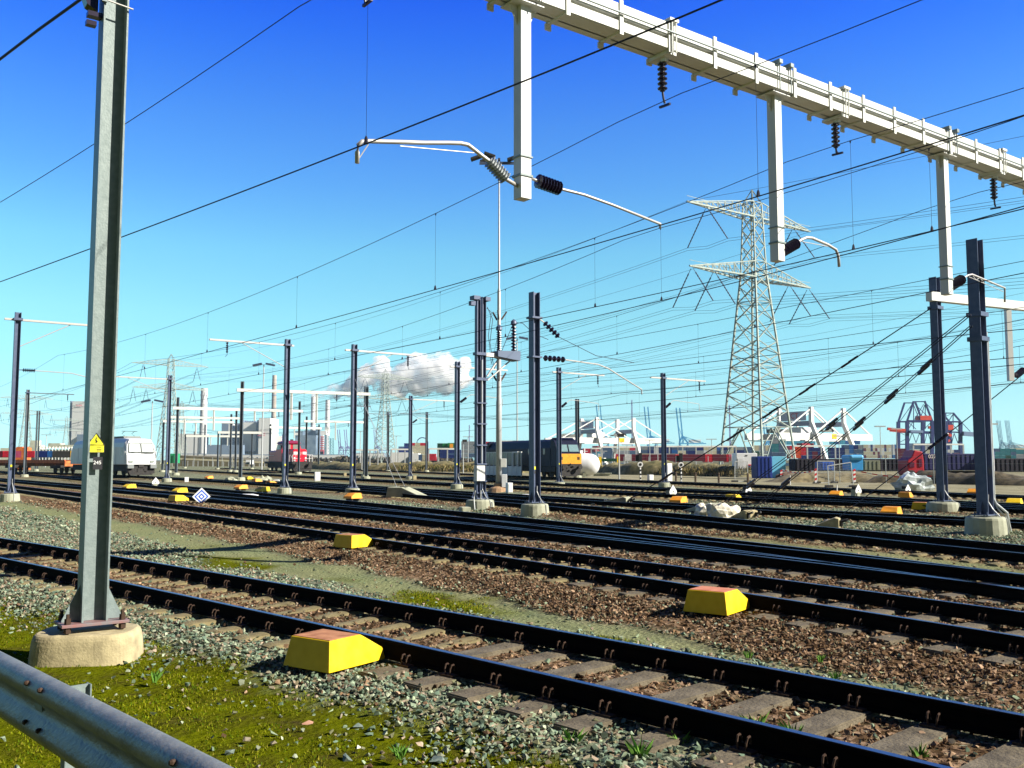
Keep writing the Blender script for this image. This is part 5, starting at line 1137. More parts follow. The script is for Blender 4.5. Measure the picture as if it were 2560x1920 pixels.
# ------------------------------------------------------------------ fences, barriers, cabins on the east side
M_fence = mat('fence_wire', (.34,.37,.36), .6, .2); 
def fence(label, pts, h, step, name='wire_fence', wires=4, r=.035, m=None):
    P = resample([(p.x, p.y) for p in pts], step); o = Vector((P[0][0], P[0][1], 0)); t = thing(name, label, 'fence', o)
    for x, y in P: MB(o).lathe((x,y,0), (x,y,h), [(0,r),(1,r)], 6).build('post', m or M_fence, t)
    w = MB(o)
    for k in range(wires): z_ = h*(k+1)/(wires+.3); w.tube([(x, y, z_) for x, y in P], r*.28, 4)
    w.build('wires', m or M_fence, t); return t
fence('thin wire fence with pale posts before the blue wagons', G_((2100,1206),(2200,1208),(2330,1211),(2450,1213),(2620,1217)), 2.5, 4.2)
fence('wire fence along the dry grass bank east of the red locomotive', G_((700,1169),(860,1171),(1060,1173),(1220,1175)), 2.2, 8., r=.05)
fence('mesh fence below the red container wagons', G_((1560,1181),(1700,1184),(1860,1187)), 2.6, 6., r=.05)
fence('far pale fence across the junction under the portals', G_((440,1166),(560,1167),(690,1168)), 2.8, 5., wires=3, r=.09)
t = fence('low brown wooden rail fence on the sandy strip', G_((1690,1203),(1765,1206),(1830,1208),(1870,1209)), .9, 3.2, name='rail_fence', wires=2, r=.10, m=mat('dark_timber', (.10,.07,.045), .9))
def fpanel(label, c, name='fence_panel', m=None):
    """free-standing mesh panel given by 4 pixel corners (bl, br, tr, tl) at depth Y"""
    Y0, cs = c; q = [at(x, y, Y0) for x, y in cs]; o = Vector((q[0].x, q[0].y, 0)); t = thing(name, label, 'fence', o)
    f = MB(o)
    for i in range(4): f.tube([q[i], q[(i+1)%4]], .035, 6)
    f.build('frame', m or mat('panel_tube', (.55,.57,.55), .5, .3), t); w = MB(o)
    for k in range(1, 22): a = k/22; w.tube([q[0].lerp(q[1], a), q[3].lerp(q[2], a)], .005, 3)
    for k in range(1, 9): a = k/9; w.tube([q[0].lerp(q[3], a), q[1].lerp(q[2], a)], .006, 3)
    w.build('mesh_infill', M_fence, t)
    for i in (0, 1): MB(o).box((q[i].x, q[i].y, .08), (.6,.22,.16)).build('foot_block', M_black, t)
Y0 = un(2100, 1218, 0).y
fpanel('leaning site fence panel between two striped barrier posts', (Y0, ((2073,1234),(2133,1210),(2127,1156),(2069,1165))))
fpanel('upright site fence panel with a green post beside the blue skip', (un(2080,1208,0).y, ((2043,1208),(2086,1206),(2086,1153),(2043,1153))))
fpanel('site fence panel in front of the white cabin', (un(1850,1205,0).y, ((1837,1204),(1869,1204),(1869,1154),(1837,1154))))
for i, (px, pb, pt, w) in enumerate(((1954,1202,1177,8),(2040,1209,1174,7),(2137,1208,1175,8))):
    q = un(px, pb, 0); H = at(px, pt, q.y).z; W_ = w*q.y/F*.7; t = thing('barrier_post', ['red and white striped barrier post in front of the light blue container door','red and white striped barrier post at the green panel edge','red and white striped barrier post right of the leaning fence panel'][i], 'barrier', q, 0, 'striped barrier posts')
    n_ = 6
    for k in range(n_): z0, z1_ = H*k/n_, H*(k+1)/n_; MB().prism([(-W_/2,z0),(W_/2,z0+H*.06),(W_/2,z1_+H*.06-.003),(-W_/2,z1_-.003)], (0,0,.05), (1,0,0), (0,0,1), (0,.05,0)).build('stripe', M_red if k % 2 else M_signw, t)
    MB().box((0,.02,.04), (.5,.3,.09)).build('foot', M_black, t)
def tape(label, pts):
    q = [at(x, y, Y_) for x, y, Y_ in pts]; o = q[0]; t = thing('barrier_tape', label, 'barrier tape', o); n_ = 14
    L_ = [q[0].lerp(q[-1], k/n_)-Vector((0,0,.25*math.sin(math.pi*k/n_))) for k in range(n_+1)]
    for k in range(n_): MB(o).bar(L_[k], L_[k+1], .01, .09).build('tape_piece', M_red if k % 2 else M_signw, t)
tape('red and white tape sagging between the two west barrier posts', ((1956,1174,78),(2040,1175,74)))
tape('red and white tape running east from the third barrier post', ((2140,1177,74),(2330,1190,72)))
slim('white stake in the verge below the leaning panel', 2093, 1236, 1212, .04, name='stake', cat_='stake', m=M_signw)
slim('red-tipped white stake below the tape', 1976, 1212, 1188, .04, name='stake', cat_='stake', m=M_signw)
# tarpaulin-like plate pile
q = un(1985, 1203, 0); crumple('sheet_pile', 'brown crumpled sheets heaped on the soil between barrier posts', q+Vector((0,2,0)), (1.1,.8,.75), 12, mat('brown_sheet', (.08,.045,.03), .8, 0, col2=(.20,.14,.10), scale=1.5), cat_='heap', sub=3)
def cbox(name, label, px0, px1, pt, pb, m, depth=2.4, rz=0., group=None, Y_=None, cat_='container', ribs=True, door=None, m2=None):
    c = un((px0+px1)/2, pb, 0) if Y_ is None else at((px0+px1)/2, pb, Y_); a = at(px0, pt, c.y); b_ = at(px1, pt, c.y); W_ = (b_.x-a.x); z0 = max(0, c.z); H = a.z-z0
    t = thing(name, label, cat_, (c.x, c.y, z0), rz, group)
    MB().box((0,depth/2,H/2), (W_,depth,H)).build('body', m, t, bevel=min(.05, H*.03))
    if ribs:
        rb = MB(); n_ = max(4, int(W_/.45)); n_ = min(n_, 40)
        for k in range(n_): rb.box((-W_/2+W_*(k+.5)/n_,-.025,H/2), (W_/n_*.5,.05,H*.88))
        for k in range(5): rb.box((-W_/2-.02, depth*(k+.5)/5, H/2), (.04, depth/5*.5, H*.88)); rb.box((W_/2+.02, depth*(k+.5)/5, H/2), (.04, depth/5*.5, H*.88))
        rb.build('corrugation', m, t)
    if door: MB().box((W_*door[0],-.06,H*door[2]/2+.02), (W_*door[1],.06,H*door[2])).build('door', m2 or m, t)
    return t, W_, H
t, W_, H = cbox('site_cabin', 'white site cabin with a dark blue panel low on its east side', 1842, 1894, 1133, 1192, M_lwhite, cat_='cabin', ribs=False)
MB().box((W_*.27,-.03,H*.27), (W_*.42,.06,H*.40)).build('blue_panel', flat('panel_blue', (.01,.03,.30)), t); MB().box((W_*.27,-.035,H*.50), (W_*.42,.07,H*.05)).build('red_band', M_red, t); MB().box((-W_*.02,-.02,H*.90), (W_*.1,.04,H*.04)).build('vent', M_bplate, t); MB().box((-W_*.30,-.02,H*.42), (W_*.28,.03,H*.72)).build('door', flat('cabin_door', (.62,.63,.64)), t)
t, W_, H = cbox('shipping_container', 'navy blue container with a pale blue open end beside the white cabin', 1893, 1931, 1141, 1196, flat('navy_paint', (.005,.03,.22)), 2.4)
MB().box((W_*.5+.9,1.0,H/2), (1.8,.05,H*.98), rz=0).build('end_panel', flat('pale_blue_door', (.16,.55,.75)), t)
q = un(1944, 1190, 0); 
cbox('shipping_container', 'pale blue container end beside the navy container', 1932, 1957, 1141, 1188, flat('pale_blue_door', (.16,.55,.75)), 5., ribs=False, door=(0,.04,.9), m2=M_signw)
cbox('skip', 'small blue skip behind the upright fence panel', 2055, 2084, 1155, 1176, flat('skip_blue', (.01,.10,.50)), 2., Y_=95, cat_='skip')
t, W_, H = cbox('tank_box', 'rounded light blue tank box left of the olive bin', 2126, 2158, 1146, 1176, flat('tank_blue', (.03,.28,.62)), 2.2, Y_=92, cat_='tank', ribs=False)
MB().box((0,1.1,H+.1), (W_*1.12,2.6,.5)).build('lid', flat('tank_lid', (.10,.42,.75)), t, bevel=.2)
cbox('bin', 'olive grey bin container between the blue tank box and the red truck', 2160, 2201, 1151, 1176, mat('olive_paint', (.16,.17,.11), .7), 2.2, Y_=93, cat_='bin')
cbox('green_cabin', 'small green cabin at the foot of the junction portals', 424, 440, 1134, 1158, flat('cabin_green', (.02,.32,.12)), 3., Y_=260, cat_='cabin', ribs=False, door=(0,.3,.8), m2=flat('dark_green', (.01,.12,.05)))
cbox('white_van', 'small white van beside the junction fence', 614, 626, 1150, 1161, M_lwhite, 3., Y_=250, cat_='van', ribs=False, door=(0,.7,.5), m2=M_glass)
# red truck and dark blue train
t = thing('truck', 'red truck cab in front of the long dark blue wagon', 'truck', (at(2291,1150,96).x, 96, 0)); k_ = 96/F
MB().prism([(-22*k_,.5),(19*k_,.5),(19*k_,1.9),(16*k_,2.9),(-4*k_,3.05),(-12*k_,2.3),(-22*k_,2.0)], (0,0,0), (1,0,0), (0,0,1), (0,2.5,0)).build('cab', flat('truck_red', (.38,.004,.02)), t, bevel=.08)
MB().box((9*k_,-.03,1.75), (8*k_,.06,.8)).build('side_window', mat('truck_glass', (.10,.02,.05), .2), t); MB().box((-12*k_,-.03,1.55), (12*k_,.06,.5)).build('side_panel', mat('truck_glass', (.10,.02,.05), .2), t)
for x in (-14*k_, 10*k_): MB().lathe((x,-.06,.5), (x,.3,.5), [(0,.5),(1,.5)], 14).build('wheel', M_black, t)
MB().box((0,1.2,.4), (40*k_,2.2,.3)).build('chassis', M_black, t)
navy = mat('deep_blue_wagon', (.004,.006,.075), .6, 0, col2=(.006,.010,.10), scale=1)
t, W_, H = cbox('covered_wagon', 'long deep blue covered wagon between the two dark masts', 2310, 2448, 1134, 1176, navy, 2.6, Y_=98, cat_='wagon')
text('wagon_number', '0275', .55, M_signw, t, (-W_*.46+.8,-.06,H*.82), (math.pi/2,0,0), .003)
MB().box((0,1.2,-.35), (W_,1.6,.6)).build('underframe', M_black, t)
t, W_, H = cbox('covered_wagon', 'wagon stacked with pale blue and white bales beside the thickest mast', 2474, 2488, 1128, 1180, mat('bale_mix', (.10,.12,.45), .7, 0, col2=(.7,.65,.6), scale=2.2, detail=1.), 2.6, Y_=97, cat_='wagon', ribs=False)
cbox('covered_wagon', 'dark wagon at the east edge behind the thin fence', 2490, 2640, 1146, 1180, mat('dark_wagon', (.012,.010,.022), .8), 2.6, Y_=97, cat_='wagon')
cbox('covered_wagon', 'dark low wagon behind the olive bin and blue tank box', 1990, 2272, 1147, 1178, mat('dark_wagon', (.012,.010,.022), .8), 2.6, Y_=104, cat_='wagon')
# ------------------------------------------------------------------ lattice pylons and their cables
LD = Vector((-.607,.795,0)); AD = Vector((.795,.607,0))      # line direction, crossarm direction
def pylon_mesh():
    b = MB(); hw = lambda z: (5.6-.0875*z*1.0) if z < 41 else (2.0-(z-41)*.037)
    hw = lambda z: 5.7+(1.95-5.7)*min(z, 42)/42 if z < 42 else 1.95-(z-42)*.035
    lv = [0,9,16,22,27.5,32,36,39.5,42,45,48.5,52,55,58]
    C = lambda i, z: Vector(((-1,1,1,-1)[i]*hw(z), (-1,-1,1,1)[i]*hw(z), z))
    for i in range(4):
        for a, c in zip(lv[:-1], lv[1:]): b.bar(C(i,a), C(i,c), .36 if a < 42 else .26)
        j = (i+1) % 4
        for a, c in zip(lv[:-1], lv[1:]):
            w = .17
            if a == 0:
                m_ = (C(i,c)+C(j,c))/2; b.bar(C(i,a), m_, .22); b.bar(C(j,a), m_, .22)
                for t in (.35,.68): b.bar(C(i,a).lerp(m_, t), C(i,a).lerp(C(i,c), t), .12); b.bar(C(j,a).lerp(m_, t), C(j,a).lerp(C(j,c), t), .12)
            else:
                h = (a+c)/2 if c-a > 5 else None
                if h: 
                    for q0, q1 in ((a,h),(h,c)): b.bar(C(i,q0), C(j,q1), w); b.bar(C(j,q0), C(i,q1), w)
                else: b.bar(C(i,a), C(j,c), w); b.bar(C(j,a), C(i,c), w)
            if c in (9,22,36,42,45,55,58): b.bar(C(i,c), C(j,c), .16)
        b.bar(C(i,58), (0,0,61), .2)
    return b, hw
def arm_mesh(z, L, hw, dz=3.4):
    b = MB(); 
    for s in (-1, 1):
        w = hw(z); tip = Vector((s*L,0,z+.3)); A_ = [Vector((s*w,-w,z)), Vector((s*w,w,z))]; T_ = [Vector((s*w,-w,z+dz)), Vector((s*w,w,z+dz))]
        for a in A_: b.bar(a, tip, .30)
        for a in T_: b.bar(a, tip, .20)
        n = 9
        for k in range(1, n):
            f = k/n
            b.bar(A_[0].lerp(tip, f), A_[1].lerp(tip, f), .12); b.bar(A_[0].lerp(tip, f), A_[1].lerp(tip, (k-1)/n), .10)
            for q in (0, 1): b.bar(A_[q].lerp(tip, f), T_[q].lerp(tip, f), .12); b.bar(A_[q].lerp(tip, (k-1)/n), T_[q].lerp(tip, f), .11)
        b.bar((s*w,0,z+1.3), (s*L,0,z+1.5), .08)
    return b
UP, LO, LU, LL = 54.6, 41.3, 21.0, 20.5
pm, hw_ = pylon_mesh(); SUSP = [(UP, -15.0), (UP, 14.5), (LO, -19.8), (LO, -13.0), (LO, 12.5), (LO, 19.6)]
def make_pylon(label, loc, m, cat_='pylon'):
    t = thing('electricity_pylon', label, cat_, loc, math.atan2(AD.y, AD.x), 'lattice pylons of the high-voltage line')
    MB().add(pm.v, pm.f).build('lattice_tower', m, t)
    for z, L_ in ((UP, LU), (LO, LL)): arm_mesh(z, L_, hw_).build('crossarm', m, t)
    for z, x in SUSP:
        for s in (-1, 1):
            a, c = Vector((x, s*.3, z-.2)), Vector((x, s*5.4, z-7.6)); q = MB(); q.tube([a, a.lerp(c,.12)], .06, 4); q.lathe(a.lerp(c,.12), a.lerp(c,.86), ins_prof(9,.10,.17), 6); q.tube([a.lerp(c,.86), c], .12, 4); q.build('insulator_string', M_cable, t)
    c = MB()
    for i in range(4): c.box(((-1,1,1,-1)[i]*5.7, (-1,-1,1,1)[i]*5.7, .1), (1.4,1.4,.8))
    c.build('foot_block', M_concf, t); return t
yb = 200.0; P1 = Vector((at(1893, 1100, yb).x, yb, 0))
PYL = [make_pylon('big lattice electricity pylon with two crossarms, seen through the hanging posts and guy cables', P1, M_pyl)]
src = PYL[0]
P2, P3, P0 = Vector((at(422,1100,517).x,517,0)), Vector((at(64,1100,800).x,800,0)), Vector((P1.x+.607*400, P1.y-.795*400, 0))
Q1, Q2, Q0 = Vector((at(962,1100,603).x,603,0)), Vector((-330,930,0)), Vector((196,236,0))
def pyl_dup(p, lb, far=True):
    t = dup(src, p, src.rotation_euler.z, lb); PYL.append(t)
    return t
pyl_dup(P2, 'grey lattice pylon behind the white locomotive, with two crossarms'); pyl_dup(P3, 'faint lattice pylon at the west edge behind the tall mast'); pyl_dup(Q1, 'lattice pylon standing in front of the steam cloud')
pyl_dup(Q2, 'small distant lattice pylon in front of the white tower block'); pyl_dup(P0, 'lattice pylon out of frame to the east, carrying the near span'); pyl_dup(Q0, 'lattice pylon beyond the east edge carrying the second line')
pyl_dup(Vector((at(165,1100,1250).x,1250,0)), 'tiny far lattice pylon left of the white tower block')
def span(a, b_, label, sag, r):
    t = thing('power_cable', label, 'power cable', (a.x, a.y, 0), 0, 'high-voltage cables between the pylons'); n_ = 26
    for z, x in SUSP+[(UP+.3, -LU), (UP+.3, LU)]:
        top = z > 54.7
        for dz in ((0,) if top else (0, -.55)):
            e = 0 if top else 5.4; z_ = z if top else z-7.6
            p, q = a+AD*x+LD*e+Vector((0,0,z_+dz)), b_+AD*x-LD*e+Vector((0,0,z_+dz))
            pts = [p.lerp(q, k/n_)-Vector((0,0,sag*4*(k/n_)*(1-k/n_))) for k in range(n_+1)]
            MB(t.location).tube(pts, r, 4).build('cable', M_cable, t)
            if not top and r < .06: MB(t.location).tube([a+AD*x-LD*5.4+Vector((0,0,z_+dz)), a+AD*x+Vector((0,0,z_+dz-.6)), p], r, 4).build('jumper', M_cable, t)
span(P1, P2, 'span of twin power cables from the big pylon to the one behind the white locomotive', 9, .035)
span(P0, P1, 'span of twin power cables from the east into the big pylon', 9, .035)
span(P2, P3, 'far span of power cables towards the west edge', 9, .075)
span(Q1, Q2, 'far span of power cables from the pylon at the cloud to the west', 9, .08)
span(Q0, Q1, 'second line of power cables sinking from the east edge to the pylon at the cloud', 12, .045)

# ------------------------------------------------------------------ cranes
def wbeam(t, name, segs, w, m, h=None):
    b = MB()
    for a, c in segs: b.bar(a, c, w, h or w)
    return b.build(name, m, t)
def rmg(label, px, Y_, phi, words, tcol):
    p = at(px, 1150, Y_); t = thing('gantry_crane', label, 'crane', (p.x, p.y, 0), phi, 'white rail-mounted container cranes'); La, Lb = 17., 14.; H = at(px, 1043 if Y_ > 350 else 1017, Y_).z
    for ia, x in enumerate((0, La)):
        for s, y in ((-1, 0), (1, Lb)):
            wbeam(t, 'leg', [((x,y,H),(x,y,H-5.6)), ((x,y,H-5.5),(x+.6,y+s*6.,.3))], 1.15, M_crw, 1.3)
            for dx in (-15.5, 14.5): wbeam(t, 'stay', [((x,y,H-.4),(x+dx,y,11.0))], .42, M_crw)
        wbeam(t, 'cross_beam', [((x,.5,H-5.6),(x,Lb-.5,H-5.6))], 1.2, mat('crane_shade_grey', (.30,.33,.40), .6), 1.7)
        wbeam(t, 'end_carriage', [((x+.6,-7.5,.5),(x+.6,Lb+7.5,.5))], 1.0, M_crw)
    for y in (0, Lb): wbeam(t, 'girder', [((-17,y,10.0),(La+15,y,10.0))], 1.2, M_crw, 2.2)
    MB().box((3,Lb*.5,12.2), (6,5,2.4)).build('machine_house', M_crw, t); MB().box((-11,5,11.8), (7,4,1.3)).bar((-14,3,12.5), (-8,3,13.5), .2).bar((-8,3,13.5), (-8,7,11), .2).build('trolley', mat('crane_trolley', (.16,.17,.15), .7), t); MB().box((La-5,4,12.2), (6,3,.5)).tube([(La-7,4,12.5),(La-5,4,14),(La-3,4,12.5)], .3, 5).tube([(La-6,3,12.5),(La-4,3,13.4),(La-2,3,12.5)], .3, 5).build('hoist', mat('crane_trolley', (.16,.17,.15), .7), t)
    bd = MB().box((-.9,Lb*.5,H-3.0), (.25,Lb*.78,3.2)).build('name_board', mat('board_grey', (.50,.54,.62), .6), t)
    text('board_lettering', words, 2.6, tcol, bd, (-1.06,Lb*.5,H-3.0), (math.pi/2,0,-math.pi/2), .01)
    MB().box((La-6,-.68,10.2), (2.4,.1,1.6)).build('yellow_disc', M_yel, t)
    MB().box((5.,Lb*.5,6.6), (6.1,2.4,2.5)).build('hanging_container', flat('container_dark_red', (.30,.01,.03)), t)
    return t
rmg('white container gantry crane with V-shaped stays, west one beside the yellow locomotive nose', 1493, 380, R(22), 'ECT', M_red)
rmg('white container gantry crane with V-shaped stays, east one behind the big pylon foot', 2031, 318, R(33), 'ECT', M_red)
def navy_crane(label, Y_, pts, reds, boxes, greys=()):
    c = at(pts[0][0][0], 1150, Y_); t = thing('ship_crane', label, 'crane', (c.x, Y_, 0), 0, 'navy and orange-red cranes')
    V3 = lambda p, dy=0: Vector((at(p[0], p[1], Y_).x-c.x, dy, max(.2, at(p[0], p[1], Y_).z)))
    for i, (a, b_, w) in enumerate(pts):
        for dy in ((0, 12) if w > 1.2 else (0,)): wbeam(t, 'leg' if w > 1.5 else 'beam' if w > 1.2 else 'brace', [(V3(a,dy), V3(b_,dy))], w*.40, M_crn)
    for a, b_ in (((2268,1052),(2268,1052)),): pass
    for a, b_, w in reds: wbeam(t, 'boom_tip', [(V3(a), V3(b_))], w*.9, M_crr)
    for a, b_, w in greys: wbeam(t, 'boom', [(V3(a,-1.), V3(b_,-1.))], w*.7, mat('boom_grey', (.22,.32,.50), .6))
    for (x0, y0, x1, y1) in boxes:
        a, b_ = V3((x0,y1)), V3((x1,y0)); MB().box(((a.x+b_.x)/2, 3, (a.z+b_.z)/2), (b_.x-a.x, 7, b_.z-a.z)).build('machine_house', M_crr, t)
def c7(x, y): return (2180+x/5.82, 980+y/5.82)
L_ = lambda a, b_, w: (c7(*a), c7(*b_), w)
navy_crane('navy blue ship crane with orange-red boom tip, topped by a twin A-frame', 520, [L_((512,1060),(512,420),4.2), L_((875,1060),(875,420),4.2), L_((512,420),(605,135),2.2), L_((875,420),(765,130),2.2), L_((512,420),(875,420),2.2), L_((605,140),(765,140),1.4), L_((605,150),(605,540),.9), L_((775,150),(775,540),.9), L_((605,190),(690,400),.8), L_((765,190),(700,400),.8), L_((625,180),(900,440),.7), L_((750,180),(530,540),.7), L_((590,170),(355,500),.7), L_((790,170),(1000,380),.8), L_((530,440),(640,540),.7), L_((860,440),(740,560),.7), L_((512,572),(1000,590),2.3), L_((580,600),(540,720),.7), L_((590,600),(640,740),.7), L_((690,600),(640,740),.7), L_((690,600),(765,745),.7), L_((800,600),(765,745),.7), L_((820,610),(860,740),.7), L_((512,755),(875,755),1.4), L_((500,680),(380,745),.6), L_((400,590),(512,640),.5)],
    [L_((225,535),(530,560),1.6), L_((260,560),(520,580),1.3), L_((820,515),(930,520),1.6)], [(c7(700,345)[0], c7(0,345)[1], c7(860,0)[0], c7(0,410)[1])], [L_((545,572),(728,578),1.9)])
navy_crane('second navy ship crane with a long grey boom, between the two dark masts', 500, [L_((1287,1060),(1287,430),4.), L_((1085,1060),(1085,430),3.2), L_((1287,430),(1180,305),2.0), L_((1060,420),(1070,305),1.8), L_((1060,305),(1185,308),1.3), L_((1060,432),(1287,434),2.0), L_((1180,320),(1180,560),.9), L_((1175,330),(1110,430),.8), L_((1060,360),(1150,320),.6), L_((1190,320),(1430,575),.7), L_((1060,350),(1260,570),.7), L_((1060,580),(1310,588),1.8), L_((1130,640),(1160,745),.7), L_((1195,600),(1160,745),.7), L_((1195,600),(1250,745),.7), L_((1280,620),(1250,745),.7), L_((900,470),(1060,300),.8)],
    [L_((1090,600),(1150,640),1.5), L_((1080,730),(1130,700),1.2)], [(c7(1070,480)[0], c7(0,480)[1], c7(1180,0)[0], c7(0,552)[1])], [L_((1310,606),(1530,622),3.2)])
def sts(label, px, Y_, m, k=1., boom=(-6, -86), lean=-1, grp='ship cranes with raised booms', house=True):
    """raised-boom ship crane; figures in photo pixels at depth Y_"""
    c = at(px, 1150, Y_); u = Y_/F*k; t = thing('ship_crane', label, 'crane', (c.x, Y_, 0), 0, grp)
    V3 = lambda x, z, y=0.: Vector((x*u*-lean if lean < 0 else -x*u, y*u, z*u))
    for s in (-4, 4):
        wbeam(t, 'leg', [(V3(0,0,s), V3(0,50,s)), (V3(0,50,s), V3(7,64,s))], 2.8*u, m); wbeam(t, 'leg', [(V3(22,0,s), V3(20,48,s)), (V3(20,48,s), V3(7,64,s))], 2.3*u, m)
        wbeam(t, 'boom', [(V3(1,44,s), V3(-8,136,s)), (V3(9,44,s), V3(1,136,s))], 1.5*u, m)
        wbeam(t, 'brace', [(V3(7,64,s), V3(60,47,s)), (V3(7,64,s), V3(36,46,s)), (V3(0,42,s), V3(18,62,s)), (V3(0,20,s), V3(22,44,s)), (V3(22,20,s), V3(0,44,s)), (V3(7,62,s), V3(-3,88,s))], .7*u, m)
        wbeam(t, 'girder', [(V3(-2,45,s), V3(66,45,s))], 2.2*u, m)
    b = MB()
    for i in range(12): f = i/11; b.bar(V3(1-9*f,44+92*f,-4), V3(1-9*f,44+92*f,4), .6*u)
    for i in range(11): f, g_ = i/11, (i+1)/11; b.bar(V3(1-9*f,44+92*f,-4), V3(1-9*g_,44+92*g_,4), .4*u)
    b.build('boom_lacing', m, t)
    if house: MB().box(V3(38,51), (30*u, 7*u, 8*u)).build('machine_house', M_crw, t)
    wbeam(t, 'sill_beam', [(V3(0,12,-4), V3(0,12,4)), (V3(22,12,-4), V3(22,12,4)), (V3(0,13,-4), V3(22,13,-4))], 1.4*u, m)
    return t
def sts2(label, px, Y_, m, k, **kw):
    t = sts(label, px, Y_, m, k, **kw); return t
sts('light blue ship crane with raised boom behind the west white gantry crane', 1500, 1500, M_crb, 1.03)
sts('light blue ship crane with raised boom at the east end of the west white gantry', 1620, 1500, M_crb, 1.0)
sts('light blue ship crane with raised boom and white machine house left of the big pylon', 1700, 1500, M_crb, .98)
sts('pale blue far ship crane with raised boom, east of the thickest mast, west one', 2502, 2000, mat('crane_pale_blue', (.16,.36,.45), .7), .74)
sts('pale blue far ship crane with raised boom, east of the thickest mast, east one', 2524, 2000, mat('crane_pale_blue', (.16,.36,.45), .7), .74)
sts('small purple-blue ship crane beside the far masts, west one', 847, 2500, M_crp, .57, house=False)
sts('small purple-blue ship crane beside the far masts, middle one', 864, 2500, M_crp, .57, house=False)
sts('small purple-blue ship crane left of the pylon at the cloud', 938, 2500, M_crp, .57, house=False)
sts('faint light blue ship crane behind the big pylon legs', 1915, 1900, M_crb, .8, house=False)

# ------------------------------------------------------------------ power plant and far buildings
def fbox(t, name, px0, px1, y0, y1, Y_, m, dep=30, org=None, turn=0):
    a, b_ = at(px0, y1, Y_), at(px1, y0, Y_); z0 = min(max(a.z, 0), b_.z-.1); z0 = 0 if y1 > 1125 else z0
    return MB(t.location).box(((a.x+b_.x)/2, Y_+dep/2, (z0+b_.z)/2), (b_.x-a.x, dep, b_.z-z0)).build(name, m, t)
Mw = mat('plant_white', (.74,.74,.70), .7, 0, var=.04, scale=.03); Mg = mat('plant_grey', (.18,.24,.32), .7, 0, var=.08, scale=.03); Mb = mat('plant_window', (.06,.09,.13), .5); Mst = mat('stack_brown', (.40,.33,.27), .85, 0, col2=(.50,.43,.36), scale=.05); Mcc = mat('stack_white', (.62,.62,.62), .8, 0, var=.06, scale=.05)
def bld(name, label, px, Y_): p = at(px, 1150, Y_); return thing(name, label, 'building', (p.x, p.y, 0))
t = bld('tower_block', 'tall white industrial block with a small red name at its top, west of mast 245', 190, 1500)
fbox(t, 'wall', 175.5, 213, 1003, 1150, 1500, Mw, 25); fbox(t, 'side_strip', 172.5, 175.5, 1002, 1150, 1501, Mg, 20); fbox(t, 'annex', 190, 209, 1086, 1150, 1490, Mg, 9)
for i in range(20): fbox(t, 'window', 177, 178.6, 1007+i*4.4, 1010+i*4.4, 1499.5, Mb, 1)
q = at(198, 1013, 1499); text('wall_lettering', 'e.on', 5.5, mat('pink_letter', (.75,.05,.12), .6), t, (q.x-t.location.x, -1.2, q.z), (math.pi/2,0,0), .05)
t = bld('power_plant', 'white power plant hall with a taller white boiler tower and red stripes', 640, 1700)
fbox(t, 'boiler_house', 606, 641, 1056, 1150, 1700, Mw, 60); fbox(t, 'boiler_tower', 645, 676, 1045, 1150, 1690, Mw, 60); fbox(t, 'grey_block', 552, 600, 1058, 1150, 1760, Mg, 60); fbox(t, 'grey_core', 598, 608, 1050, 1150, 1730, Mg, 40); fbox(t, 'turbine_hall', 676, 704, 1090, 1150, 1720, Mw, 50); fbox(t, 'low_hall', 444, 500, 1084, 1150, 1740, Mw, 50); fbox(t, 'low_grey_hall', 505, 600, 1112, 1150, 1650, Mg, 30); fbox(t, 'side_tower', 569, 583, 1060, 1150, 1735, Mw, 10); fbox(t, 'stair_slot', 641, 645, 1050, 1150, 1695, Mg, 10)
for y in (1083, 1088): fbox(t, 'red_stripe', 644, 662, y, y+1.4, 1688, mat('stripe_red', (.6,.08,.12), .6), 1)
for i in range(6): fbox(t, 'window_band', 612+i*4.6, 615+i*4.6, 1128, 1133, 1699, Mb, 1)
for i in range(5): fbox(t, 'roof_unit', 612+i*6, 615+i*6, 1052, 1056, 1705, Mg, 12)
for i in range(14): fbox(t, 'low_window', 606+i*4.6, 609+i*4.6, 1140, 1145, 1640, Mb, 1)
def stack(label, px, Y_, w0, w1, ytop, m, bands=()):
    p = at(px, 1150, Y_); u = Y_/F; H = at(px, ytop, Y_).z; t = thing('chimney', label, 'chimney', (p.x, p.y, 0)); MB().lathe((0,0,0), (0,0,H), [(0,w0*u/2),(.9,w1*u/2),(.9,w1*u/2*1.12),(.915,w1*u/2*1.12),(.915,w1*u/2),(1,w1*u/2)], 20).build('shaft', m, t, smooth=False)
    for f in bands: MB().lathe((0,0,H*f), (0,0,H*f+2.5*u), [(0,w1*u/2*1.18),(1,w1*u/2*1.18)], 16).build('platform_ring', Mg, t)
    return t
stack('thick round white chimney behind the portal beams', 506, 1600, 19, 16.5, 971, Mcc)
stack('tall brown concrete chimney left of the mast with the thick arm', 682, 1900, 14.5, 10.5, 938, Mst, (.60,.76))
stack('steaming white-blue stack, west one under the cloud', 781, 1800, 12.5, 11.5, 992, Mcc); stack('steaming white stack, east one under the cloud', 817, 1800, 11.5, 11, 1000, Mcc)
t = bld('process_plant', 'blue-grey process plant with ducts at the foot of the two steaming stacks', 790, 1750)
for a in ((737,757,1078,1150,1750),(760,800,1076,1150,1770),(745,790,1088,1150,1720),(788,796,1066,1150,1755)): fbox(t, 'plant_block', *a, mat('plant_blue', (.10,.16,.24), .7, 0, col2=(.20,.27,.34), scale=.12, detail=2), 20)
for a in ((801,816,1077,1087,1740),(812,822,1068,1080,1745),(737,745,1082,1088,1740)): fbox(t, 'duct', *a, Mw, 12)
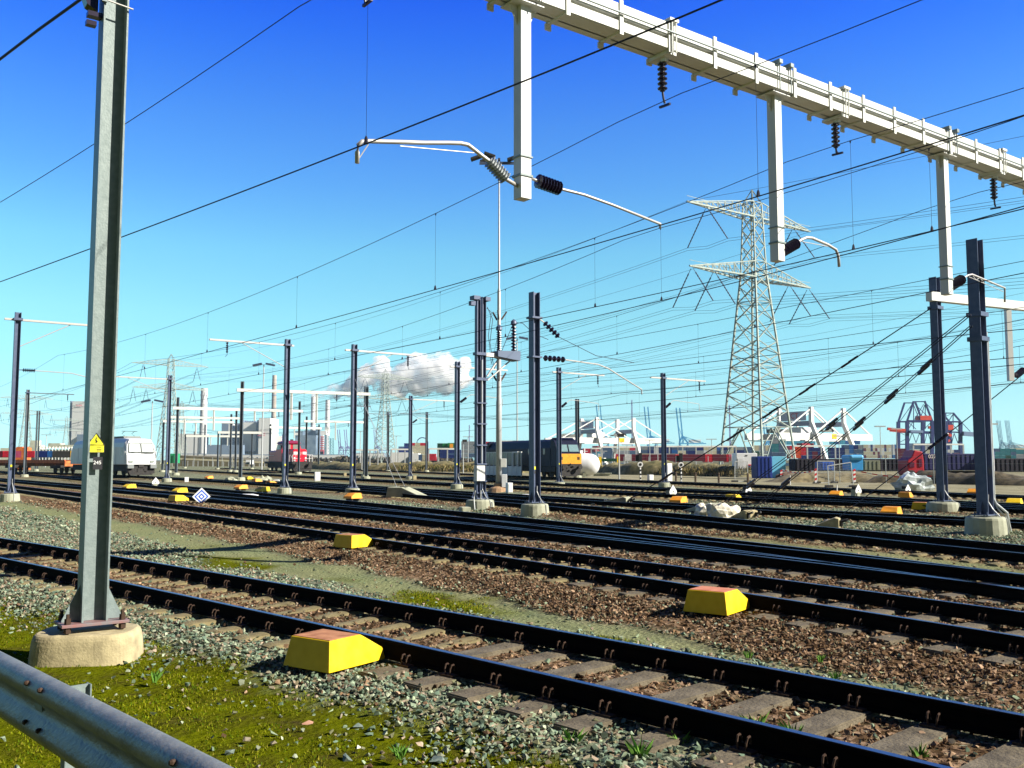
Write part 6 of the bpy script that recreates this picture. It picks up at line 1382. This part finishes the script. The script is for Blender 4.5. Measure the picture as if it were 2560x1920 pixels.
for i in range(9): fbox(t, 'tower_ring', 800, 809, 1091+i*5.4, 1093.2+i*5.4, 1735, mat('tower_red', (.50,.08,.10), .7), 8)
fbox(t, 'tower_core', 801.5, 807.5, 1088, 1150, 1736, Mw, 6)
def lattice(label, px, Y_, w, ytop, m):
    p = at(px, 1150, Y_); u = Y_/F; H = at(px, ytop, Y_).z; t = thing('lattice_tower', label, 'lattice tower', (p.x, p.y, 0)); b = MB(); n_ = 8; s = w*u/2
    for x, y in ((-s,-s),(s,-s),(s,s),(-s,s)): b.bar((x,y,0), (x*.7,y*.7,H), .9*u)
    for k in range(n_):
        z0, z1_ = H*k/n_, H*(k+1)/n_; b.bar((-s,-s,z0), (s,-s,z1_), .5*u); b.bar((s,-s,z0), (-s,-s,z1_), .5*u); b.bar((-s,-s,z1_), (s,-s,z1_), .5*u)
    b.build('tower_frame', m, t)
lattice('teal lattice tower beside the process plant', 817, 1700, 12, 1090, mat('lattice_teal', (.12,.30,.34), .7)); lattice('second teal lattice tower under the cloud', 829, 1720, 9, 1096, mat('lattice_teal', (.12,.30,.34), .7)); lattice('purple lattice tower left of the red locomotive cab', 707, 1600, 6, 1086, M_crp)
lattice('slender radio mast with a round head above the light blue cranes', 1581, 1900, 2.5, 1000, M_crp); lattice('slender radio mast left of the big pylon', 1826, 1900, 2.5, 1014, M_crp); lattice('slender mast behind the container stacks by the twin-column mast', 1173, 1900, 2., 1063, M_crp)
# pale pipe racks in the west
t = bld('refinery', 'pale yellow-white pipe racks and small tanks behind the orange wagon', 130, 700)
for a in ((74,90,1101,1150,700),(70,100,1114,1150,720),(100,190,1117,1120,690),(96,192,1124,1128,695),(120,150,1108,1120,740),(150,192,1112,1117,730),(0,60,1120,1150,760)): fbox(t, 'pipe_rack', *a, mat('rack_cream', (.50,.50,.36), .7, 0, col2=(.62,.62,.48), scale=.3), 8)
for i in range(12): fbox(t, 'rack_post', 98+i*8, 99.2+i*8, 1117, 1150, 688, Mw, 2)
for i in range(2): MB(t.location).lathe((at(80+i*24,1150,705).x, 705, 0), (at(80+i*24,1150,705).x, 705, at(80,1108+i%2*5,705).z), [(0,1.6),(.95,1.6),(1,1.2)], 10).build('tank', Mw, t)
t = bld('orange_silo', 'rusty orange skip tower behind the wagon deck', 48, 190); fbox(t, 'body', 38, 60, 1119, 1148, 190, M_orange, 3); fbox(t, 'lid', 41, 55, 1117, 1119, 190, M_orange, 3)
# far terminals
t = bld('warehouse', 'low silver-grey warehouse beside the cream container stack', 1000, 420); fbox(t, 'wall', 978, 1024, 1132, 1152, 420, mat('silver_wall', (.28,.33,.40), .6), 20); fbox(t, 'roof', 976, 1026, 1131, 1132.5, 419, Mw, 22); fbox(t, 'annex', 1031, 1046, 1133, 1152, 415, Mw, 10)
for i in range(6): fbox(t, 'window', 1004+i*3.2, 1006+i*3.2, 1138, 1140, 419.5, Mb, 1)
for lb, a in (('long low white sheds on the horizon east of the red locomotive', (880,960,1134,1150,900)),('low pale sheds on the horizon at the plant', (760,860,1138,1150,1200)),('pale low halls on the horizon beyond the junction', (440,600,1136,1150,800)),('grey-white hall behind the embankment', (600,700,1138,1150,700))):
    t = bld('shed', lb, (a[0]+a[1])/2, a[4]); fbox(t, 'wall', *a, Mw, 15); fbox(t, 'roof', a[0]-1, a[1]+1, a[2]-2, a[2], a[4]+1, Mg, 14)
    for i in range(8): fbox(t, 'door', a[0]+(a[1]-a[0])*(i+.3)/8, a[0]+(a[1]-a[0])*(i+.6)/8, a[2]+5, 1150, a[4]-.5, Mb, 1)
# white height bars on posts in front of the stacks
def hbar(label, px0, px1, y, Y_, n_=4):
    a, b_ = at(px0, y, Y_), at(px1, y, Y_); t = thing('height_bar', label, 'height bar', (a.x, a.y, 0), 0, 'white height bars on posts')
    MB(t.location).bar(a, b_, .3, .28*Y_/180).build('bar', M_crw, t)
    for i in range(n_): q = a.lerp(b_, i/(n_-1)); MB(t.location).bar((q.x, q.y, 0), q, .22).build('post', M_pole, t)
hbar('white bar on posts in front of the far sheds', 885, 945, 1125, 180); hbar('white bar on posts above the silver warehouse', 978, 1030, 1123.5, 182); hbar('white bar on posts in front of the green containers', 1072, 1142, 1122, 180)
hbar('white bar on posts above the red wagons', 1505, 1590, 1117.5, 185); hbar('long white bar on posts across the blue stacks', 1640, 1840, 1116, 190, 7); hbar('white bar on posts in front of the orange containers', 1983, 2088, 1115, 170); hbar('white bar on posts crossing the navy crane', 2283, 2408, 1111, 160, 5)
hbar('white bar on posts at the red wagons west end', 1478, 1503, 1121, 185, 3)

# ------------------------------------------------------------------ container stacks
CC_ = {'cream': (.58,.54,.38), 'white': (.66,.67,.66), 'grey': (.30,.33,.36), 'navy': (.006,.025,.17), 'blue': (.02,.14,.42), 'teal': (.03,.22,.26), 'red': (.58,.015,.04), 'maroon': (.14,.008,.03), 'orange': (.70,.09,.02), 'green': (.02,.24,.07), 'dark green': (.008,.07,.035), 'cyan': (.08,.42,.58), 'yellow': (.72,.42,.02), 'charcoal': (.05,.05,.045), 'slate blue': (.08,.14,.25)}
CM = {}
def unit(col, end=False):
    k = (col, end)
    if k not in CM:
        b = MB(); b.box((0,.5,.5), (.985,1.,.97)); n_ = 6 if end else 14
        for i in range(n_): b.box((-.5+(i+.5)/n_,-.008,.5), (.55/n_,.016,.86))
        for x in (-.485,.485): b.box((x,-.012,.5), (.02,.03,.97))
        o = b.build('shipping_container', mat('container_'+col.replace(' ', '_'), CC_[col], .6, 0, var=.15, scale=2)); CM[k] = o.data; bpy.data.objects.remove(o)
    return CM[k]
def stackc(where, px0, px1, y0, y1, Y_, rows, cols, pal, dep=2.5, end=False, group=None, seed=0):
    rr = random.Random(seed+int(px0)); a, b_ = at(px0, y1, Y_), at(px1, y0, Y_); z0 = max(0, a.z) if y1 < 1150 else max(.0, a.z); w = (b_.x-a.x)/cols; h = (b_.z-z0)/rows
    for r_ in range(rows):
        for c in range(cols):
            col = pal[(r_*cols+c) % len(pal)] if len(pal) >= rows*cols else rr.choice(pal)
            if col == '-': continue
            o = bpy.data.objects.new('shipping_container', unit(col, end)); link(o); o.location = (a.x+w*(c+.5), Y_, z0+h*r_); o.scale = (w, dep, h*.995)
            row = ['bottom','second','third','fourth','fifth'][r_] if rows > 1 else ''
            if cols*rows == 1: lb = f'{col} container {where}'
            else:
                lb = f'{col} container'+(f' in the {row} row' if row else '')+f' {where}'
            tag(o, lb, 'container', group or ('containers '+where))
RW = 'of the low train behind the dry grass bank'
for i, (x0, x1, c, w) in enumerate(((1550,1562,'maroon','first of the low red train'),(1562,1579,'white','let into the low red train'),(1579,1616,'maroon','west part of the low red train'),(1616,1653,'maroon','just before the mast, low red train'),(1654,1657,'red','narrow lit end beside the cabinet mast'),(1657,1689,'maroon','behind the tall white cabinet'),(1689,1699,'red','bright end above the striped post'),(1707,1735,'maroon','east of the striped signal post'),(1735,1763,'maroon','before the bright red one'),(1763,1781,'red','big bright lit end of the low red train'),(1783,1801,'maroon','after the bright red one'),(1801,1816,'maroon','near the pylon foot'),(1816,1822,'red','lit end at the pylon foot'),(1829,1842,'white','left of the white site cabin'))):
    stackc(w, x0, x1, 1135.5, 1153 if c != 'red' else 1156, 172, 1, 1, [c], seed=i, group='low red container train')  # sunlit ends coloured red, shaded sides maroon: the light is in the colour
stackc('under the west crane leg', 1505, 1529, 1119, 1145, 300, 2, 1, ['slate blue'], group='stacks behind the red train')
stackc('over the maroon train, west', 1604, 1635, 1116, 1134, 260, 2, 2, ['slate blue','navy','grey','slate blue']); stackc('over the maroon train at the mast', 1650, 1694, 1115, 1134, 255, 2, 3, ['navy','navy','blue','navy','navy','slate blue'])
stackc('stacked above the bright red end', 1719, 1759, 1118, 1135, 250, 2, 2, ['navy','grey','slate blue','navy']); stackc('left of the pylon legs', 1797, 1819, 1117, 1135, 250, 2, 2, ['navy','slate blue','blue','navy'])
stackc('in the long pale far wall', 1550, 1840, 1115, 1138, 520, 2, 12, ['cream','white','grey','cream','white','cream','slate blue','red'], seed=2); stackc('in the pale wall behind the west crane', 1440, 1549, 1121, 1148, 480, 2, 6, ['white','cream','red','grey','slate blue','cyan'], seed=5)
stackc('behind the white site cabin', 1840, 1880, 1117, 1134, 230, 2, 2, ['navy','slate blue','grey','slate blue']); stackc('in the tall blue-grey stack inside the pylon', 1930, 1964, 1099, 1141, 300, 4, 2, ['slate blue','teal','grey','slate blue'], seed=1); stackc('seen through the pylon legs', 1882, 1930, 1113, 1142, 480, 2, 3, ['cream','grey','cream','dark green','grey'], seed=8)
stackc('in the cyan row under the east crane girder', 1968, 2038, 1098, 1112, 700, 1, 6, ['cyan']); stackc('in the cyan row behind the blue stacks', 2076, 2150, 1101, 1111, 700, 1, 6, ['cyan','cyan','blue'])
stackc('in the orange pile behind the striped tape', 1975, 2002, 1114, 1146, 210, 3, 2, ['orange','orange','white','orange','red','orange'], seed=3); stackc('in the dark stack behind the barrier tape', 2003, 2058, 1119, 1148, 220, 3, 4, ['maroon','navy','maroon','maroon','red','navy'], seed=4)
stackc('in the deep blue stack left of the cream wall', 2078, 2112, 1119, 1146, 240, 3, 2, ['navy']); stackc('in the mixed blue stack', 2112, 2157, 1112, 1146, 260, 3, 4, ['slate blue','blue','navy','grey'], seed=6)
stackc('in the cream wall under the crane tip', 2160, 2233, 1111.5, 1146, 700, 4, 13, ['cream','cream','cream','cream','cream','white','cream','navy','cream','maroon'], end=True, seed=7); stackc('in the blue stack by the cream wall', 2233, 2241, 1111, 1146, 690, 4, 2, ['blue','white','blue'], end=True, seed=9)
stackc('in the maroon stack before the navy crane leg', 2246, 2264, 1121, 1147, 300, 4, 1, ['maroon']); stackc('in the jumbled pale stack behind the navy crane', 2273, 2326, 1112, 1146, 640, 3, 4, ['grey','cream','dark green','white','slate blue','cream'], seed=10); stackc('low between the dark masts', 2370, 2400, 1124, 1140, 400, 2, 2, ['navy','maroon','white','navy'])
stackc('in the teal stack at the east edge', 2487, 2540, 1121, 1147, 300, 3, 4, ['teal','teal','dark green','slate blue'], seed=11); stackc('in the green stack by the far pale cranes', 2525, 2560, 1120, 1138, 420, 2, 3, ['green','cream','white','teal'], seed=12); stackc('at the far east edge', 2541, 2640, 1124, 1147, 330, 2, 5, ['cream','red','grey','teal'], seed=13)
stackc('in the green pile by the far masts', 1093, 1120, 1108, 1142, 330, 3, 2, ['dark green','navy','dark green','dark green','dark green','green'], seed=14); stackc('with the orange mark, above the navy ones', 1119, 1138, 1107, 1122, 328, 1, 1, ['green'])
q = at(1128.5, 1114.5, 327.6); tag(MB(q).box(q, (1.2,.05,1.4)).build('logo_patch', M_ora, loc=q), 'orange square mark on the green container', 'sign')
stackc('in the navy base below the green pile', 1100, 1152, 1124, 1146, 325, 2, 3, ['navy','slate blue','navy']); stackc('in the grey stack west of the twin-column mast', 1153, 1190, 1103, 1144, 340, 4, 2, ['grey','slate blue','grey','grey'], seed=15); stackc('beside the twin-column mast', 1213, 1236, 1104, 1134, 360, 3, 2, ['white','red','blue','white','red','navy'])
stackc('showing over the dark locomotive roof', 1250, 1330, 1101, 1130, 330, 3, 5, ['grey','white','white','grey','white'], seed=16); stackc('in the navy stepped stack', 996, 1024, 1108, 1132, 430, 3, 2, ['navy','navy','slate blue','navy','-','navy']); stackc('in the cream stack by the small far mast', 1024, 1064, 1107, 1136, 432, 4, 3, ['cream','cream','white','cream','cream','red','cream'], seed=17)
stackc('beside the thin lamp pole', 1068, 1090, 1134, 1152, 400, 1, 1, ['red']); stackc('stacked behind the blue one, low', 1046, 1066, 1136, 1152, 410, 1, 2, ['slate blue','cream'])
for x0, x1, c, w in ((-30,6,'maroon','at the west edge behind the wagon'),(7,24,'red','beside the tall west mast'),(24,37,'maroon','between the west mast and the silo'),(67,86,'red','right of the orange silo'),(91,119,'navy','in the row behind the wagon deck'),(119,131,'blue','small bright one next to the navy one'),(131,176,'charcoal','long dark one in the row'),(176,188,'yellow','just left of mast 245')): stackc(w, x0, x1, 1127, 1144, 185, 1, 1, [c], group='container row behind the orange wagon')
stackc('of the green flat wagon with yellow posts', 1486, 1549, 1146, 1154, 150, 1, 1, ['dark green'])
for px in (1500, 1546): q = at(px, 1144, 148); tag(MB(q).box(q-Vector((0,0,.6)), (.45,.3,1.5)).build('yellow_stake', M_yel, loc=q), ['yellow stake west on the green wagon','yellow stake at the pole on the green wagon'][px > 1520], 'stake')
t = thing('roller_coaster', 'small dark wheel silhouette above the cream stack', 'wheel', at(1056, 1108, 1500)); b = MB(); 
pts = [(9*math.cos(a), 0, 9*math.sin(a)) for a in np.linspace(-.4, 3.5, 14)]; b.tube(pts, .8, 5); b.tube([(-9,0,0),(-9,0,-26)], .6, 5); b.tube([(9,0,0),(9,0,-26)], .6, 5); b.build('arch', M_crn, t); t.name = 'crane_hook_arch'; t['label'] = 'small dark arch silhouette above the cream stack'; t['category'] = 'arch'

# ------------------------------------------------------------------ embankment with road, far hedge
a, b_ = at(430, 1150, 300), at(720, 1150, 300)
emb = MB(); emb.prism([(0,0),(b_.x-a.x,0),(b_.x-a.x,.6),((b_.x-a.x)*.5,2.6),(0,3.6)], (a.x,300,0), (1,0,0), (0,0,1), (0,40,0)); tag(emb.build('embankment', mat('embankment_soil', (.10,.085,.05), .95, 0, col2=(.17,.15,.09), scale=.2)), 'dark road embankment beyond the junction', None, None, 'structure')
t = thing('crash_barrier', 'pale crash barrier along the road embankment beyond the junction', 'crash barrier', (a.x,296,0)); MB((a.x,296,0)).bar((a.x,296,2.6), (b_.x,296,1.0), .2, .5).build('rail', mat('barrier_cream', (.50,.46,.32), .7), t)
for i in range(24): x = a.x+(b_.x-a.x)*i/23; MB((a.x,296,0)).box((x,296,.9), (.15,.15,1.8)).build('post', M_pole, t)
XX = []; n_ = 9000; u = RNG.random(n_); px_ = 700+u*480; Yd = RNG.uniform(600, 640, n_); ht = 1.5+3*vnoise(px_, Yd*0, 18, 3)
X = (px_-1280)/F*Yd; Z = RNG.random(n_)**.8*ht; cc = np.array([(.09,.075,.06),(.14,.11,.08),(.07,.07,.055)])[RNG.integers(0,3,n_)]
blades('treeline', X, Yd, Z-.5, RNG.uniform(.8,2.2,n_), RNG.uniform(.6,1.4,n_), cc, 'brown leafless treeline on the horizon east of the power plant')

# ------------------------------------------------------------------ steam cloud
def puffs():
    out = []; rr = random.Random(5); Y_ = 1840
    core = [(782,996,8),(788,988,12),(798,984,14),(820,997,9),(822,988,13),(812,983,16),(840,985,16),(828,978,14),(838,972,17),(852,975,17),(868,970,22),(886,960,26),(902,947,32),(925,935,36),(947,920,32),(950,905,24),(968,943,36),(985,955,40),(1005,942,42),(1030,930,42),(1048,912,36),(1058,905,28),(1075,925,44),(1100,920,42),(1112,905,30),(1125,935,40),(1145,925,34),(1160,910,24),(1150,950,30),(1090,955,34),(1040,965,30),(1000,975,26),(950,972,24),(905,980,18),(870,986,14),(1120,970,24),(1060,975,22),(1185,955,16)]
    u = Y_/F
    for px, py, r_ in core:
        c = at(px, py, Y_); out.append((c, r_*u*.88))
        for k in range(5):
            a = rr.uniform(0, 6.28); d = rr.uniform(.5, .85)*r_*u*.8; out.append((c+Vector((math.cos(a)*d, rr.uniform(-.5,.5)*d, math.sin(a)*d)), r_*u*rr.uniform(.28,.48)))
    return out
bm = bmesh.new()
for c, r_ in puffs(): bmesh.ops.create_icosphere(bm, subdivisions=3, radius=r_, matrix=Matrix.Translation(c)@Matrix.Diagonal((1,1,.92,1)))
me = bpy.data.meshes.new('steam_cloud'); bm.to_mesh(me); bm.free(); o = bpy.data.objects.new('steam_cloud', me); link(o); tag(o, 'white steam plume drifting east from the two stacks', kind='stuff')
rm = o.modifiers.new('r', 'REMESH'); rm.mode = 'VOXEL'; rm.voxel_size = 3.0
tx = bpy.data.textures.new('cloud_tex', 'CLOUDS'); tx.noise_scale = 16; tx.noise_depth = 4; dm = o.modifiers.new('d', 'DISPLACE'); dm.texture = tx; dm.strength = 11; dm.mid_level = .55; dm.texture_coords = 'GLOBAL'
m = bpy.data.materials.new('steam'); m.use_nodes = True; nt = m.node_tree; nt.nodes.clear(); out = nt.nodes.new('ShaderNodeOutputMaterial'); pv = nt.nodes.new('ShaderNodeVolumePrincipled'); pv.inputs['Color'].default_value = (1,1,1,1); pv.inputs['Anisotropy'].default_value = .0; pv.inputs['Density'].default_value = .09
nz = nt.nodes.new('ShaderNodeTexNoise'); nz.inputs['Scale'].default_value = .035; nz.inputs['Detail'].default_value = 7; nz.inputs['Roughness'].default_value = .62; gt = nt.nodes.new('ShaderNodeNewGeometry'); nt.links.new(gt.outputs['Position'], nz.inputs['Vector']); mrr = nt.nodes.new('ShaderNodeMapRange'); mrr.inputs[1].default_value = .40; mrr.inputs[2].default_value = .56; mrr.inputs[3].default_value = 0.; mrr.inputs[4].default_value = .16; nt.links.new(nz.outputs['Fac'], mrr.inputs[0]); nt.links.new(mrr.outputs[0], pv.inputs['Density'])
nt.links.new(pv.outputs[0], out.inputs['Volume']); me.materials.append(m)

# ------------------------------------------------------------------ thin air between the yard and the far port
hz = MB().box((0,1900,95), (5200,4200,200)).build('haze', M_wire); tag(hz, 'thin pale haze over the port', kind='stuff'); hz.location.z = -5
mh = bpy.data.materials.new('haze_air'); mh.use_nodes = True; nt = mh.node_tree; nt.nodes.clear(); out = nt.nodes.new('ShaderNodeOutputMaterial'); pv = nt.nodes.new('ShaderNodeVolumePrincipled'); pv.inputs['Color'].default_value = (.62,.84,1,1); pv.inputs['Density'].default_value = .00008; pv.inputs['Anisotropy'].default_value = .2
nt.links.new(pv.outputs[0], out.inputs['Volume']); hz.data.materials.clear(); hz.data.materials.append(mh)
